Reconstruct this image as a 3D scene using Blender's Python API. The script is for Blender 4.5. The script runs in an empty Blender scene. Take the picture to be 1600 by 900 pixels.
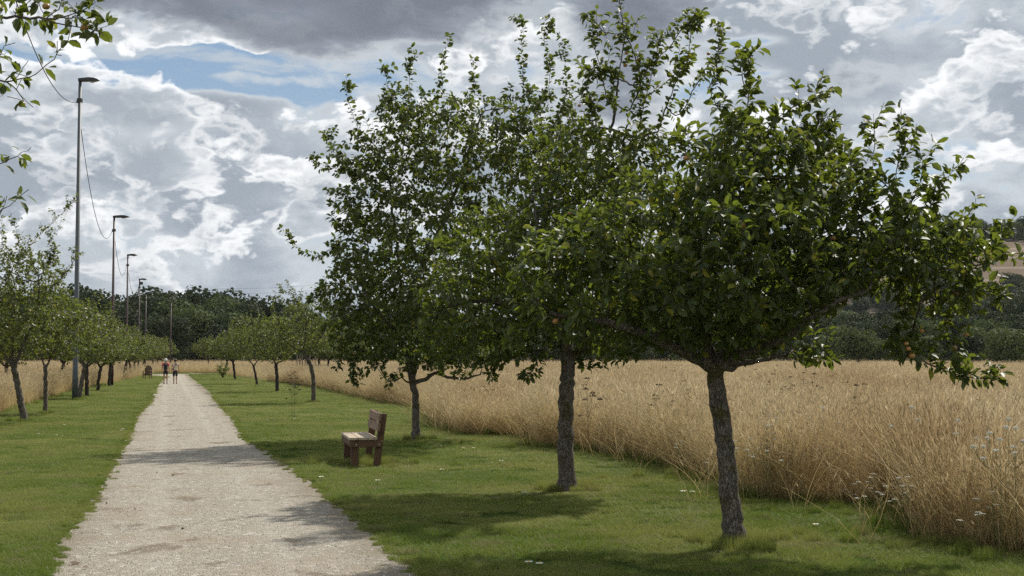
import bpy, math, random
import numpy as np
from mathutils import Vector
random.seed(7)
RNG = np.random.default_rng(7)
SC = bpy.context.scene
COL = SC.collection
R = math.radians

# ------------------------------------------------------------------ camera
F = 2133.0; CH = 1.66
PITCH = math.atan(110.0 / F)
cam_d = bpy.data.cameras.new('camera'); cam = bpy.data.objects.new('camera', cam_d); COL.objects.link(cam)
cam.location = (0, 0, CH); cam.rotation_euler = (math.pi/2 + PITCH, 0, 0)
cam_d.sensor_width = 36.0; cam_d.lens = 36.0 * F / 1600.0
cam_d.clip_end = 6000; cam_d.clip_start = 0.1
SC.camera = cam
CP, SP = math.cos(PITCH), math.sin(PITCH)

def ray(px, py):
    a = (px - 800) / F; b = (450 - py) / F
    return np.array([a, CP - b*SP, SP + b*CP])
def G(px, py, z=0.0):
    r = ray(px, py); t = (z - CH) / r[2]
    return np.array([r[0]*t, r[1]*t, z])
def AT(px, py, Y):
    r = ray(px, py); t = Y / r[1]
    return np.array([r[0]*t, Y, CH + r[2]*t])

# ------------------------------------------------------------------ object helpers
def fmesh(name, V, Q, mat=None, smooth=True, attrs=None):
    V = np.asarray(V, dtype=np.float32).reshape(-1, 3); Q = np.asarray(Q, dtype=np.int32)
    me = bpy.data.meshes.new(name); k = Q.shape[1]
    me.vertices.add(len(V)); me.vertices.foreach_set('co', V.ravel())
    me.loops.add(Q.size); me.loops.foreach_set('vertex_index', Q.ravel())
    me.polygons.add(len(Q)); me.polygons.foreach_set('loop_start', np.arange(0, Q.size, k, dtype=np.int32))
    if smooth: me.polygons.foreach_set('use_smooth', np.ones(len(Q), dtype=bool))
    me.update(calc_edges=True)
    if attrs:
        for an, (typ, arr) in attrs.items():
            a = me.attributes.new(an, typ, 'POINT')
            a.data.foreach_set('vector' if typ == 'FLOAT_VECTOR' else 'value', np.asarray(arr, dtype=np.float32).ravel())
    if mat: me.materials.append(mat)
    return me
def pmesh(name, V, Fc, mat=None, smooth=False):
    me = bpy.data.meshes.new(name); me.from_pydata([tuple(map(float, v)) for v in V], [], Fc); me.update()
    if smooth: me.polygons.foreach_set('use_smooth', [True]*len(me.polygons))
    if mat: me.materials.append(mat)
    return me
def tag(o, label=None, cat=None, group=None, kind=None):
    if label: o['label'] = label
    if cat: o['category'] = cat
    if group: o['group'] = group
    if kind: o['kind'] = kind
    return o
def link(name, me, parent=None, loc=None, rz=0):
    o = bpy.data.objects.new(name, me); COL.objects.link(o)
    if parent: o.parent = parent
    if loc is not None: o.location = loc
    if rz: o.rotation_euler = (0, 0, rz)
    return o
def empty(name, loc, rz=0): return link(name, None, None, loc, rz)
def copy_thing(o, loc, rz=0, sc=1.0):
    c = o.copy(); COL.objects.link(c); c.location = loc; c.rotation_euler = (0, 0, rz)
    c.scale = (sc, sc, sc) if not hasattr(sc, '__len__') else sc
    for ch in list(o.children):
        d = ch.copy(); COL.objects.link(d); d.parent = c
        for g in list(ch.children):
            e = g.copy(); COL.objects.link(e); e.parent = d
    return c

class MB:
    """collects polygons"""
    def __init__(s): s.V = []; s.F = []
    def box(s, c, d, rot=None, taper=1.0, bev=0.0):
        n = len(s.V); hx, hy, hz = d[0]/2, d[1]/2, d[2]/2
        if bev <= 0:
            P = [(-hx,-hy,-hz),(hx,-hy,-hz),(hx,hy,-hz),(-hx,hy,-hz),(-hx*taper,-hy*taper,hz),(hx*taper,-hy*taper,hz),(hx*taper,hy*taper,hz),(-hx*taper,hy*taper,hz)]
            Fc = [(0,3,2,1),(4,5,6,7),(0,1,5,4),(1,2,6,5),(2,3,7,6),(3,0,4,7)]
        else:
            b = bev; P = []
            for sx in (-1,1):
                for sy in (-1,1):
                    for sz in (-1,1):
                        P += [(sx*hx, sy*(hy-b), sz*(hz-b)), (sx*(hx-b), sy*hy, sz*(hz-b)), (sx*(hx-b), sy*(hy-b), sz*hz)]
            import itertools
            # convex hull through bmesh
            import bmesh
            bm = bmesh.new(); vs = [bm.verts.new(p) for p in P]
            bmesh.ops.convex_hull(bm, input=vs); bm.verts.ensure_lookup_table(); bm.verts.index_update()
            P = [tuple(v.co) for v in bm.verts]; Fc = [tuple(v.index for v in f.verts) for f in bm.faces]; bm.free()
        for p in P:
            v = Vector(p)
            if rot is not None: v.rotate(rot)
            s.V.append((v.x+c[0], v.y+c[1], v.z+c[2]))
        s.F += [tuple(i+n for i in f) for f in Fc]
        return s
    def tube(s, pts, rad, k=10, caps=True):
        pts = [np.array(p, float) for p in pts]
        if not hasattr(rad, '__len__'): rad = [rad]*len(pts)
        n0 = len(s.V); prev = None
        for i, p in enumerate(pts):
            d = pts[min(i+1, len(pts)-1)] - pts[max(i-1, 0)]; d /= (np.linalg.norm(d)+1e-9)
            if prev is None:
                a = np.cross(d, [0.3, 1, 0.1]) if abs(d[1]) < .9 else np.cross(d, [1, 0, 0])
            else: a = prev - d*np.dot(prev, d)
            a /= np.linalg.norm(a); prev = a; b = np.cross(d, a)
            rr = rad[i] if hasattr(rad[i], '__len__') else (rad[i], rad[i])
            for j in range(k):
                t = 2*math.pi*j/k
                s.V.append(tuple(p + a*rr[0]*math.cos(t) + b*rr[1]*math.sin(t)))
        for i in range(len(pts)-1):
            for j in range(k):
                a0 = n0+i*k+j; a1 = n0+i*k+(j+1) % k
                s.F.append((a0, a1, a1+k, a0+k))
        if caps:
            s.F.append(tuple(n0+j for j in range(k))[::-1]); s.F.append(tuple(n0+(len(pts)-1)*k+j for j in range(k)))
        return s
    def prism(s, prof, y0, y1):
        """profile in xz extruded along y"""
        n = len(s.V); m = len(prof)
        s.V += [(p[0], y0, p[1]) for p in prof] + [(p[0], y1, p[1]) for p in prof]
        s.F.append(tuple(n+i for i in range(m))); s.F.append(tuple(n+m+i for i in range(m))[::-1])
        for i in range(m):
            j = (i+1) % m; s.F.append((n+i, n+m+i, n+m+j, n+j))
        return s
    def build(s, name, mat, parent=None, smooth=False, loc=None):
        return link(name, pmesh(name, s.V, s.F, mat, smooth), parent, loc)

def sphere_vf(c, r, nu=12, nv=8, zs=1.0, dent=0.0):
    V = []; Q = []
    for i in range(nv+1):
        ph = math.pi*i/nv
        for j in range(nu):
            th = 2*math.pi*j/nu
            rr = r*(1 - dent*math.exp(-(ph/0.5)**2) - dent*math.exp(-((math.pi-ph)/0.4)**2))
            V.append((c[0]+rr*math.sin(ph)*math.cos(th), c[1]+rr*math.sin(ph)*math.sin(th), c[2]+zs*rr*math.cos(ph)))
    for i in range(nv):
        for j in range(nu):
            Q.append((i*nu+j, (i+1)*nu+j, (i+1)*nu+(j+1) % nu, i*nu+(j+1) % nu))
    return V, Q

# ------------------------------------------------------------------ node helpers
class NT:
    def __init__(s, tree): s.t = tree
    def n(s, typ, **kw):
        nd = s.t.nodes.new(typ)
        for k, v in kw.items():
            if k.startswith('_'): setattr(nd, k[1:], v)
        return nd
    def put(s, sock, v):
        if isinstance(v, bpy.types.NodeSocket): s.t.links.new(v, sock)
        else: sock.default_value = v
    def m(s, op, a, b=0.0, c=0.0, clamp=False):
        nd = s.t.nodes.new('ShaderNodeMath'); nd.operation = op; nd.use_clamp = clamp
        s.put(nd.inputs[0], a); s.put(nd.inputs[1], b)
        if op in ('MULTIPLY_ADD', 'SMOOTH_MIN', 'SMOOTH_MAX', 'COMPARE', 'WRAP'): s.put(nd.inputs[2], c)
        return nd.outputs[0]
    def mix(s, f, a, b, mode='MIX'):
        nd = s.t.nodes.new('ShaderNodeMix'); nd.data_type = 'RGBA'; nd.blend_type = mode; nd.clamp_factor = True
        s.put(nd.inputs[0], f)
        for k, v in ((6, a), (7, b)):
            if not isinstance(v, bpy.types.NodeSocket) and len(v) == 3: v = (*v, 1)
            s.put(nd.inputs[k], v)
        return nd.outputs[2]
    def noise(s, vec, scale, detail=4, rough=.5, dist=0.0, col=False, lac=2.0):
        nd = s.t.nodes.new('ShaderNodeTexNoise')
        if vec is not None: s.put(nd.inputs['Vector'], vec)
        s.put(nd.inputs['Scale'], scale); s.put(nd.inputs['Detail'], detail); s.put(nd.inputs['Roughness'], rough); s.put(nd.inputs['Distortion'], dist); s.put(nd.inputs['Lacunarity'], lac)
        return nd.outputs[1 if col else 0]
    def ss(s, x, a, b, lo=0.0, hi=1.0):
        nd = s.t.nodes.new('ShaderNodeMapRange'); nd.interpolation_type = 'SMOOTHSTEP'
        s.put(nd.inputs[0], x); s.put(nd.inputs[1], a); s.put(nd.inputs[2], b); s.put(nd.inputs[3], lo); s.put(nd.inputs[4], hi)
        return nd.outputs[0]
    def xyz(s, v):
        nd = s.t.nodes.new('ShaderNodeSeparateXYZ'); s.put(nd.inputs[0], v); return nd.outputs
    def vec(s, x, y, z):
        nd = s.t.nodes.new('ShaderNodeCombineXYZ')
        for k, v in enumerate((x, y, z)): s.put(nd.inputs[k], v)
        return nd.outputs[0]
    def vm(s, op, a, b):
        nd = s.t.nodes.new('ShaderNodeVectorMath'); nd.operation = op; s.put(nd.inputs[0], a); s.put(nd.inputs[1], b)
        return nd.outputs[0]
    def ramp(s, f, stops):
        nd = s.t.nodes.new('ShaderNodeValToRGB'); e = nd.color_ramp.elements
        while len(e) < len(stops): e.new(0.5)
        for k, (p, c) in enumerate(stops): e[k].position = p; e[k].color = (*c, 1)
        s.put(nd.inputs[0], f); return nd.outputs[0]
    def attr(s, name):
        nd = s.t.nodes.new('ShaderNodeAttribute'); nd.attribute_name = name; return nd.outputs['Fac']
    def geo(s): return s.t.nodes.new('ShaderNodeNewGeometry').outputs['Position']
    def obj(s): return s.t.nodes.new('ShaderNodeTexCoord').outputs['Object']
    def bump(s, h, st=.5, dist=.01):
        nd = s.t.nodes.new('ShaderNodeBump'); s.put(nd.inputs['Height'], h); nd.inputs['Strength'].default_value = st; nd.inputs['Distance'].default_value = dist
        return nd.outputs[0]

def mat(name, fn=None, col=(.5,.5,.5), rough=.7, metal=0.0, spec=.5):
    m = bpy.data.materials.new(name); m.use_nodes = True
    nt = NT(m.node_tree); b = m.node_tree.nodes['Principled BSDF']
    b.inputs['Base Color'].default_value = (*col, 1); b.inputs['Roughness'].default_value = rough
    b.inputs['Metallic'].default_value = metal; b.inputs['Specular IOR Level'].default_value = spec
    if fn: fn(nt, b)
    return m

def leaf_mat(name, c0, c1, trans=.35, rough=.42, tcol=(.28,.42,.05), yellow=0.0, spec=.5):
    def fn(nt, b):
        r = nt.attr('rnd')
        c = nt.mix(r, c0, c1)
        if yellow > 0: c = nt.mix(nt.ss(r, 1-yellow, 1-yellow*.8), c, (.30,.27,.03))
        nt.put(b.inputs['Base Color'], c)
        b.inputs['Roughness'].default_value = rough; b.inputs['Specular IOR Level'].default_value = spec
        tr = nt.n('ShaderNodeBsdfTranslucent'); nt.put(tr.inputs[0], nt.mix(.55, c, tcol))
        mx = nt.n('ShaderNodeMixShader'); mx.inputs[0].default_value = trans
        nt.t.links.new(b.outputs[0], mx.inputs[1]); nt.t.links.new(tr.outputs[0], mx.inputs[2])
        nt.t.links.new(mx.outputs[0], nt.t.nodes['Material Output'].inputs[0])
    return mat(name, fn)

def sc_(nt, a, k): return nt.m('MULTIPLY', a, k)
def bark_fn(c0, c1, moss):
    def fn(nt, b):
        p = nt.obj(); q = nt.vm('MULTIPLY', p, (1, 1, .35))
        n1 = nt.noise(q, 45, 6, .65); n2 = nt.noise(p, 5, 3, .5); n3 = nt.noise(p, 16, 4, .6)
        vo = nt.n('ShaderNodeTexVoronoi'); vo.feature = 'DISTANCE_TO_EDGE'; nt.put(vo.inputs['Vector'], nt.vm('ADD', q, nt.vm('MULTIPLY', nt.noise(p, 20, 2, .5, col=True), (.05,.05,.05)))); vo.inputs['Scale'].default_value = 46
        crack = nt.ss(vo.outputs['Distance'], 0.0, .12)
        c = nt.mix(nt.ss(n1, .35, .7), c0, c1)
        c = nt.mix(nt.ss(n2, .52, .68), c, moss)
        c = nt.mix(nt.m('MULTIPLY', nt.ss(n3, .60, .68), .55), c, (.30,.30,.26))
        c = nt.mix(nt.m('ADD', sc_(nt, crack, .7), .3), tuple(x*.4 for x in c0), c)
        nt.put(b.inputs['Base Color'], c); b.inputs['Roughness'].default_value = .9; b.inputs['Specular IOR Level'].default_value = .2
        h = nt.m('ADD', nt.m('MULTIPLY', crack, .8), n1)
        nt.put(b.inputs['Normal'], nt.bump(h, .9, .012))
    return fn
M = {}
M['bark'] = mat('apple_bark', bark_fn((.10,.085,.068), (.25,.215,.175), (.10,.085,.03)))
M['bark_far'] = mat('dark_bark', col=(.05,.042,.035), rough=.95, spec=.1)
M['leaf_a'] = leaf_mat('leaf_glossy', (.032,.054,.013), (.085,.115,.024), .35, .52, (.29,.36,.03), .03)
M['leaf_b'] = leaf_mat('leaf_olive', (.036,.055,.014), (.085,.108,.022), .36, .5, (.22,.30,.03), .03)
M['leaf_c'] = leaf_mat('leaf_small', (.055,.078,.020), (.11,.13,.028), .40, .50, (.26,.32,.04), .06)
M['leaf_w'] = leaf_mat('leaf_wood', (.022,.036,.018), (.050,.068,.030), .15, .8, (.10,.13,.03), spec=.2)
M['leaf_w2'] = leaf_mat('leaf_wood_light', (.055,.08,.03), (.095,.125,.042), .2, .8, (.14,.18,.04), spec=.2)
M['apple'] = mat('apple_skin', lambda nt, b: nt.put(b.inputs['Base Color'], nt.mix(nt.ss(nt.noise(nt.obj(), 18, 2, .5), .4, .6), (.40,.09,.045), (.40,.22,.07))), rough=.35)

# ------------------------------------------------------------------ vegetation builders
LT = np.array([[0,0,0],[.33,-.23,.05],[.72,-.19,.03],[1.0,0,-.10],[.33,.23,.05],[.72,.19,.03],[.33,0,-.01],[.72,0,-.035]])
LQ = np.array([[0,6,2,1],[6,7,3,2],[0,4,5,6],[6,5,3,7]])
def leaves_mesh(name, P, D, S, matl, rng, wide=1.0, up=0.8):
    """one folded leaf per point; D growing direction, S length"""
    n = len(P)
    D = D / (np.linalg.norm(D, axis=1, keepdims=True)+1e-9)
    U = rng.normal(size=(n, 3))*.55 + np.array([0, 0, up]); 
    B = np.cross(U, D); B /= (np.linalg.norm(B, axis=1, keepdims=True)+1e-9); N = np.cross(D, B)
    curl = rng.uniform(-.25, 1.0, n)[:, None]
    T = np.repeat(LT[None], n, 0).copy(); T[:, :, 2] *= 1+curl*2.0; T[:, :, 1] *= wide*rng.uniform(.8, 1.2, n)[:, None]
    V = P[:, None] + S[:, None, None]*(T[:, :, 0:1]*D[:, None] + T[:, :, 1:2]*B[:, None] + T[:, :, 2:3]*N[:, None])
    Q = (LQ[None] + 8*np.arange(n)[:, None, None]).reshape(-1, 4)
    r = np.repeat(rng.random(n), 8)
    return fmesh(name, V.reshape(-1, 3), Q, matl, True, {'rnd': ('FLOAT', r)})

class Tree:
    def __init__(s, seed, D):
        s.rng = np.random.default_rng(seed); s.D = D
        s.P = []; s.par = []; s.rf = []      # position, parent, forced radius
        s.lf = []                            # leafy flag: 1 normal, 2 shoot
    def add(s, p, par, rf=0.0, lf=1):
        s.P.append(np.array(p, float)); s.par.append(par); s.rf.append(rf); s.lf.append(lf); return len(s.P)-1
    def poly(s, pts, par=-1, r0=0.0, r1=0.0, lf=1, step=None, wig=.12, smooth=True):
        """adds a polyline from a parent; returns last index"""
        step = step or s.D; pts = [np.array(p, float) for p in pts]
        if smooth and len(pts) > 2:
            new = []
            for i in range(len(pts)-1):
                p0 = pts[max(i-1, 0)]; p1 = pts[i]; p2 = pts[i+1]; p3 = pts[min(i+2, len(pts)-1)]
                for t in np.linspace(0, 1, 6)[:-1]:
                    new.append(.5*((2*p1)+(-p0+p2)*t+(2*p0-5*p1+4*p2-p3)*t*t+(-p0+3*p1-3*p2+p3)*t**3))
            new.append(pts[-1]); pts = new
        L = [0]
        for a, b in zip(pts[:-1], pts[1:]): L.append(L[-1]+np.linalg.norm(b-a))
        n = max(1, int(L[-1]/step)); A = np.array(pts)
        i0 = 0 if par < 0 else 1
        for i in range(i0, n+1):
            t = L[-1]*i/n
            p = np.array([np.interp(t, L, A[:, k]) for k in range(3)])
            if 0 < i < n+1 and par >= 0: p = p + s.rng.normal(size=3)*step*wig
            par = s.add(p, par, r0+(r1-r0)*i/n if r0 > 0 else 0.0, lf)
        return par
    def nearest(s, p): return int(np.argmin(np.linalg.norm(np.array(s.P)-np.array(p), axis=1)))
    def grow(s, A, infl, kill, iters=90, minidx=0, up=.1):
        n0 = len(s.P); cap = n0+16000; P = np.zeros((cap, 3)); P[:n0] = s.P; n = n0
        A = np.array(A); alive = np.ones(len(A), bool)
        d = np.linalg.norm(A[:, None]-P[None, minidx:n], axis=2) if len(A)*(n-minidx) < 4e7 else None
        near = d.argmin(1)+minidx; dist = d.min(1)
        alive &= dist > kill
        for it in range(iters):
            act = alive & (dist < infl)
            if not act.any():
                if not alive.any(): break
                act = alive & (dist <= dist[alive].min()*1.05)
            ids = near[act]; v = A[act]-P[ids]; v /= np.linalg.norm(v, axis=1, keepdims=True)+1e-9
            uq, inv = np.unique(ids, return_inverse=True)
            S = np.zeros((len(uq), 3)); np.add.at(S, inv, v)
            S += s.rng.normal(size=S.shape)*.25; S[:, 2] += up
            S /= np.linalg.norm(S, axis=1, keepdims=True)+1e-9
            NP = P[uq]+S*s.D
            # drop those that sit on an existing node
            dd = np.full(len(NP), 9.)
            for k in range(0, n, 4000): dd = np.minimum(dd, np.linalg.norm(NP[:, None]-P[None, k:min(n, k+4000)], axis=2).min(1))
            ok = dd > s.D*.45
            stuck = uq[~ok]
            if len(stuck):
                bad = act & np.isin(near, stuck); 
                alive[bad & (s.rng.random(len(A)) < .3)] = False
            NP = NP[ok]; pr = uq[ok]
            if len(NP) == 0: continue
            m = len(NP)
            if n+m > cap: break
            P[n:n+m] = NP
            for k in range(m): s.add(NP[k], int(pr[k]))
            dn = np.linalg.norm(A[:, None]-NP[None], axis=2); j = dn.argmin(1); dm = dn.min(1)
            b = dm < dist; near[b] = n+j[b]; dist[b] = dm[b]; n += m
            alive &= dist > kill
    def finish(s, rt, rmin=.0022, pw=.47):
        n = len(s.P); s.P = np.array(s.P); s.par = np.array(s.par); s.lf = np.array(s.lf)
        cnt = np.zeros(n); kids = [[] for _ in range(n)]
        for i in range(n):
            if s.par[i] >= 0: kids[s.par[i]].append(i)
        for i in range(n-1, -1, -1):
            if not kids[i]: cnt[i] = 1
            if s.par[i] >= 0: cnt[s.par[i]] += cnt[i]
        tot = cnt[0]; s.r = np.maximum(rmin, rt*(cnt/tot)**pw)
        rf = np.array(s.rf); s.r = np.where(rf > 0, np.maximum(rf, 0), s.r)
        # a limb never thicker than its parent
        for i in range(n):
            if s.par[i] >= 0: s.r[i] = min(s.r[i], s.r[s.par[i]])
        s.kids = kids; s.cnt = cnt
    def wood(s, name, matl, kmin=4, kmax=12, rough=.0):
        V = []; Q = []; nv = 0
        main = [max(k, key=lambda c: s.r[c]*1000+s.cnt[c]) if k else -1 for k in s.kids]
        starts = [0]+[c for i, k in enumerate(s.kids) for c in k if c != main[i]]
        for st in starts:
            ch = [st]
            while main[ch[-1]] >= 0: ch.append(main[ch[-1]])
            if s.par[st] >= 0: ch = [s.par[st]]+ch
            if len(ch) < 2: continue
            pts = s.P[ch]; rr = s.r[ch].copy()
            if s.par[st] >= 0: rr[0] = min(rr[1]*1.15, rr[0])
            k = kmin if rr.max() < .010 else (6 if rr.max() < .03 else (8 if rr.max() < .06 else kmax))
            d = np.gradient(pts, axis=0); d /= np.linalg.norm(d, axis=1, keepdims=True)+1e-9
            a = np.cross(d[0], [0, 1, 0.2]); a /= np.linalg.norm(a)+1e-9
            ang = np.arange(k)*2*math.pi/k
            for i in range(len(ch)):
                a = a-d[i]*a.dot(d[i]); a /= np.linalg.norm(a)+1e-9; b = np.cross(d[i], a)
                rad = np.full(k, rr[i])
                if rough and rr[i] > .03: rad = rr[i]*(1+rough*(np.sin(ang*3+pts[i, 2]*4)*.6+np.sin(ang*2-pts[i, 2]*9)*.5+s.rng.normal(size=k)*.35))
                V.append(pts[i]+rad[:, None]*(np.cos(ang)[:, None]*a+np.sin(ang)[:, None]*b))
            m = len(ch); j = np.arange(k)
            for i in range(m-1):
                a0 = nv+i*k+j; a1 = nv+i*k+(j+1) % k
                Q.append(np.stack([a0, a1, a1+k, a0+k], 1))
            nv += m*k
        return fmesh(name, np.concatenate(V), np.concatenate(Q), matl, True)
    def leaves(s, name, matl, size, per=4, rmax=.006, jit=.6, wide=1.0, spread=1.0, per_shoot=3, prob=1.0, droop=.25):
        rng = s.rng
        idx = np.where((s.cnt <= 16) & (s.par >= 0) & (s.lf > 0))[0]
        idx = idx[rng.random(len(idx)) < prob]
        ns = np.where(s.lf[idx] == 2, per_shoot, per)
        ns = np.maximum(0, ns+rng.integers(-1, 2, len(idx)))
        I = np.repeat(idx, ns)
        tw = s.P[I]-s.P[s.par[I]]; L = np.linalg.norm(tw, axis=1, keepdims=True)+1e-9; tw /= L
        P = s.P[I]-tw*L*rng.random((len(I), 1))+rng.normal(size=(len(I), 3))*.008
        rv = rng.normal(size=(len(I), 3)); rv -= tw*(rv*tw).sum(1, keepdims=True); rv /= np.linalg.norm(rv, axis=1, keepdims=True)+1e-9
        Dr = tw*rng.uniform(.1, .9, (len(I), 1))+rv*spread; Dr[:, 2] -= droop
        S = size*rng.uniform(.6, 1.15, len(I))
        P = P + Dr/np.linalg.norm(Dr, axis=1, keepdims=True)*.012
        return leaves_mesh(name, P, Dr, S, matl, rng, wide)

def ell_points(rng, ells, n, base, Y, thin=0.0, local=False):
    """ellipsoids (px,py,rx,ry,[depth offset, depth radius]) -> attractor points relative to base"""
    out = []; tot = sum(e[2]*e[3] for e in ells)
    for e in ells:
        m = int(n*e[2]*e[3]/tot); k = rng.normal(size=(m, 3)); k /= np.linalg.norm(k, axis=1, keepdims=True)
        k *= (rng.random((m, 1))**(1/2.4))
        if local: c = np.array(e[0:3] if False else (e[0], e[4], e[1])); r = np.array([e[2], e[5], e[3]])
        else:
            c = AT(e[0], e[1], Y)-base; c[1] += e[4]; r = np.array([e[2]/F*Y, e[5], e[3]/F*Y])
        out.append(c+k*r)
    A = np.concatenate(out)
    if thin:
        from mathutils import noise as nz
        keep = [nz.noise(Vector((a*1.9+base).tolist())) > -thin for a in A]
        A = A[np.array(keep)]
    return A

def big_tree(seed, base_px, trunk_px, trunk_r, limbs, ells, shoots, label, cat, group, D=.10, natt=2600, infl=.75, kill=.17,
             leaf='leaf_a', lsize=.085, per=4, side=2, rshoots=60, fruit=None, wide=1.0, Y=None, thin=.18, rt=None, up=.1, prob=1.0, flare=1.85, rough=.065):
    natt = int(natt*2.6); kill *= .60; D *= .86; base_ = None
    base = G(*base_px) if Y is None else np.array([AT(base_px[0], base_px[1], Y)[0], Y, 0.0]); Yb = base[1]
    t = Tree(seed, D); loc = lambda p, dy=0.0: AT(p[0], p[1], Yb+dy)-base
    pts = [np.array([0, 0, -.05])]+[loc(p) for p in trunk_px]
    end = t.poly(pts, -1, trunk_r[0], trunk_r[1], lf=0, step=.06)
    for i in range(len(t.P)):
        z = t.P[i][2]; t.rf[i] *= 1+(flare-1)*math.exp(-max(z, 0)/.10)
    for lb in limbs:   # (points with depth, r0, r1)
        P = [loc(p, p[2]) for p in lb[0]]; par = end if not lb[3:] or lb[3] == 0 else t.nearest(P[0])
        t.poly([t.P[par]]+P, par, lb[1], lb[2], lf=0, step=D, wig=.10)
    mi = max(0, end-1)
    A = ell_points(t.rng, ells, natt, base, Yb, thin)
    t.grow(A, infl, kill, minidx=mi, up=up)
    for sh in shoots:  # explicit outer shoots in photo directions
        P = [loc(p, p[2] if len(p) > 2 else 0.0) for p in sh]
        par = t.nearest(P[0]) ; e = t.poly([t.P[par]]+P, par, lf=2, step=D*.55, wig=.10)
        for k in range(len(P)):   # side twigs
            for _ in range(side):
                q = t.nearest(P[k]+(P[min(k+1, len(P)-1)]-P[k])*t.rng.random()); dv = t.rng.normal(size=3)*.5+np.array([0, 0, .6]); dv /= np.linalg.norm(dv)
                L = t.rng.uniform(.08, .22)*D/.1
                t.poly([t.P[q], t.P[q]+dv*L], q, lf=2, step=D*.5, smooth=False)
    PP = np.array(t.P); c = A.mean(0); far = np.linalg.norm((PP-c)/A.std(0), axis=1)
    cand = np.where((far > 1.7) & (np.arange(len(PP)) > end) & (PP[:, 2] > c[2]-.3*A.std(0)[2]))[0]
    for _ in range(rshoots):
        if len(cand) == 0: break
        q = int(t.rng.choice(cand)); dv = (t.P[q]-c); dv /= np.linalg.norm(dv)+1e-9
        dv = dv*.7+t.rng.normal(size=3)*.35+np.array([0, 0, .55]); dv /= np.linalg.norm(dv); L = t.rng.uniform(.10, .30)*D/.1
        mid = t.P[q]+dv*L*.5; e2 = t.P[q]+dv*L+np.array([0, 0, L*.15])
        t.poly([t.P[q], mid, e2], q, lf=2, step=D*.55)
    t.finish(rt or trunk_r[1]*.9)
    o = empty('apple_tree', base); tag(o, label, cat, group)
    link('trunk', t.wood('trunk', M['bark'] if Yb < 60 else M['bark_far'], rough=rough), o)
    link('crown', t.leaves('crown', M[leaf], lsize, per=per, wide=wide, prob=prob), o)
    if fruit:
        for (fx, fy, dy) in fruit:
            q = t.nearest(loc((fx, fy), dy)); p = loc((fx, fy), dy) if np.linalg.norm(loc((fx, fy), dy)-t.P[q]) < .10 else t.P[q]+np.array([0, -.02, -.05])
            V, Q = sphere_vf((0, 0, 0), .026*t.rng.uniform(.8, 1.15), 14, 10, .9, .15)
            link('apple', fmesh('apple', V, Q, M['apple']), o, tuple(p))
    return o, t

#@@TREES
GT = 'apple trees along the gravel path'
tree1, T1 = big_tree(11, (1150,855), [(1143,790),(1133,700),(1122,630),(1116,578)], (.090,.076),
    [([(1085,560,-.1),(1060,547,-.2),(1000,520,-.3),(930,500,-.2),(860,490,-.1)], .058,.018),
     ([(1108,545,.1),(1100,480,.3),(1090,400,.5),(1080,330,.5)], .050,.015),
     ([(1165,520,.1),(1200,480,.2),(1260,440,.3),(1340,400,.2),(1430,380,.1)], .060,.016),
     ([(1150,557,-.1),(1190,545,-.3),(1240,520,-.5),(1290,480,-.6),(1360,450,-.6)], .045,.013),
     ([(1180,565,.3),(1230,553,.6),(1290,540,.9)], .030,.011),
     ([(1150,500,.0),(1170,400,-.1),(1180,300,-.1),(1180,240,0)], .042,.012),
     ([(1010,470,.3),(960,430,.4),(900,400,.3)], .026,.012,1),
     ([(1330,390,.0),(1420,350,.0),(1480,350,0)], .018,.008,1),
     ([(1420,440,-.2),(1470,420,-.2),(1530,415,-.2)], .016,.007,1)],
    [(1110,400,250,150,0,1.5),(1185,265,115,105,0,.9),(940,440,150,105,0,1.1),(1340,390,130,85,0,1.1),(1460,400,100,70,0,.8),(1480,470,50,45,-.1,.5),(1260,290,100,85,.0,.8),(1340,325,75,55,0,.7),(1110,490,170,60,0,1.3)],
    [[(1440,470,-.2),(1425,530,-.2),(1440,560,-.2),(1475,578,-.25),(1520,590,-.25),(1558,592,-.2)],[(1480,520,-.2),(1500,560,-.2),(1510,585,-.2)],[(1430,540,-.2),(1410,556,-.3)],
     [(1350,330,0),(1362,270,0),(1368,205,0)],[(1395,330,0),(1403,260,0),(1408,198,0)],[(1440,350,0),(1465,300,.1),(1488,268,.1)],[(1420,330,0),(1445,260,0)],
     [(1500,380,0),(1545,390,0),(1590,405,0)],[(1510,350,0),(1535,385,-.1),(1560,370,0)],[(1500,450,0),(1545,455,0),(1570,465,0)],
     [(1200,200,0),(1240,165,0),(1283,158,0)],[(1230,230,0),(1270,205,0),(1300,200,0)],[(1270,270,0),(1310,255,0),(1330,262,0)],[(1170,160,0),(1160,120,0),(1172,106,0)],[(1130,180,0),(1110,140,0),(1118,118,0)],
     [(1420,470,-.2),(1405,520,-.3),(1400,545,-.3)],[(1240,553,.6),(1285,560,.7)],[(1000,540,-.2),(985,560,-.2)],[(880,480,0),(840,500,0),(800,540,0)]],
    'nearest large apple tree at right, leaning pale trunk, wide low crown with reddish apples', 'tree', GT,
    leaf='leaf_a', lsize=.108, per=4, natt=4300, infl=.7, kill=.16, rshoots=90, prob=.95,
    fruit=[(1488,440,-.3),(1492,436,-.3),(1437,512,-.4),(1416,537,-.4),(1419,545,-.4),(1425,556,-.4),(1497,527,-.3),(1511,505,-.3),(1545,402,-.2),(1055,250,-.3),(1320,435,-.5),(868,502,-.4),(1302,372,-.4),(1160,352,-.9)])
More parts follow.
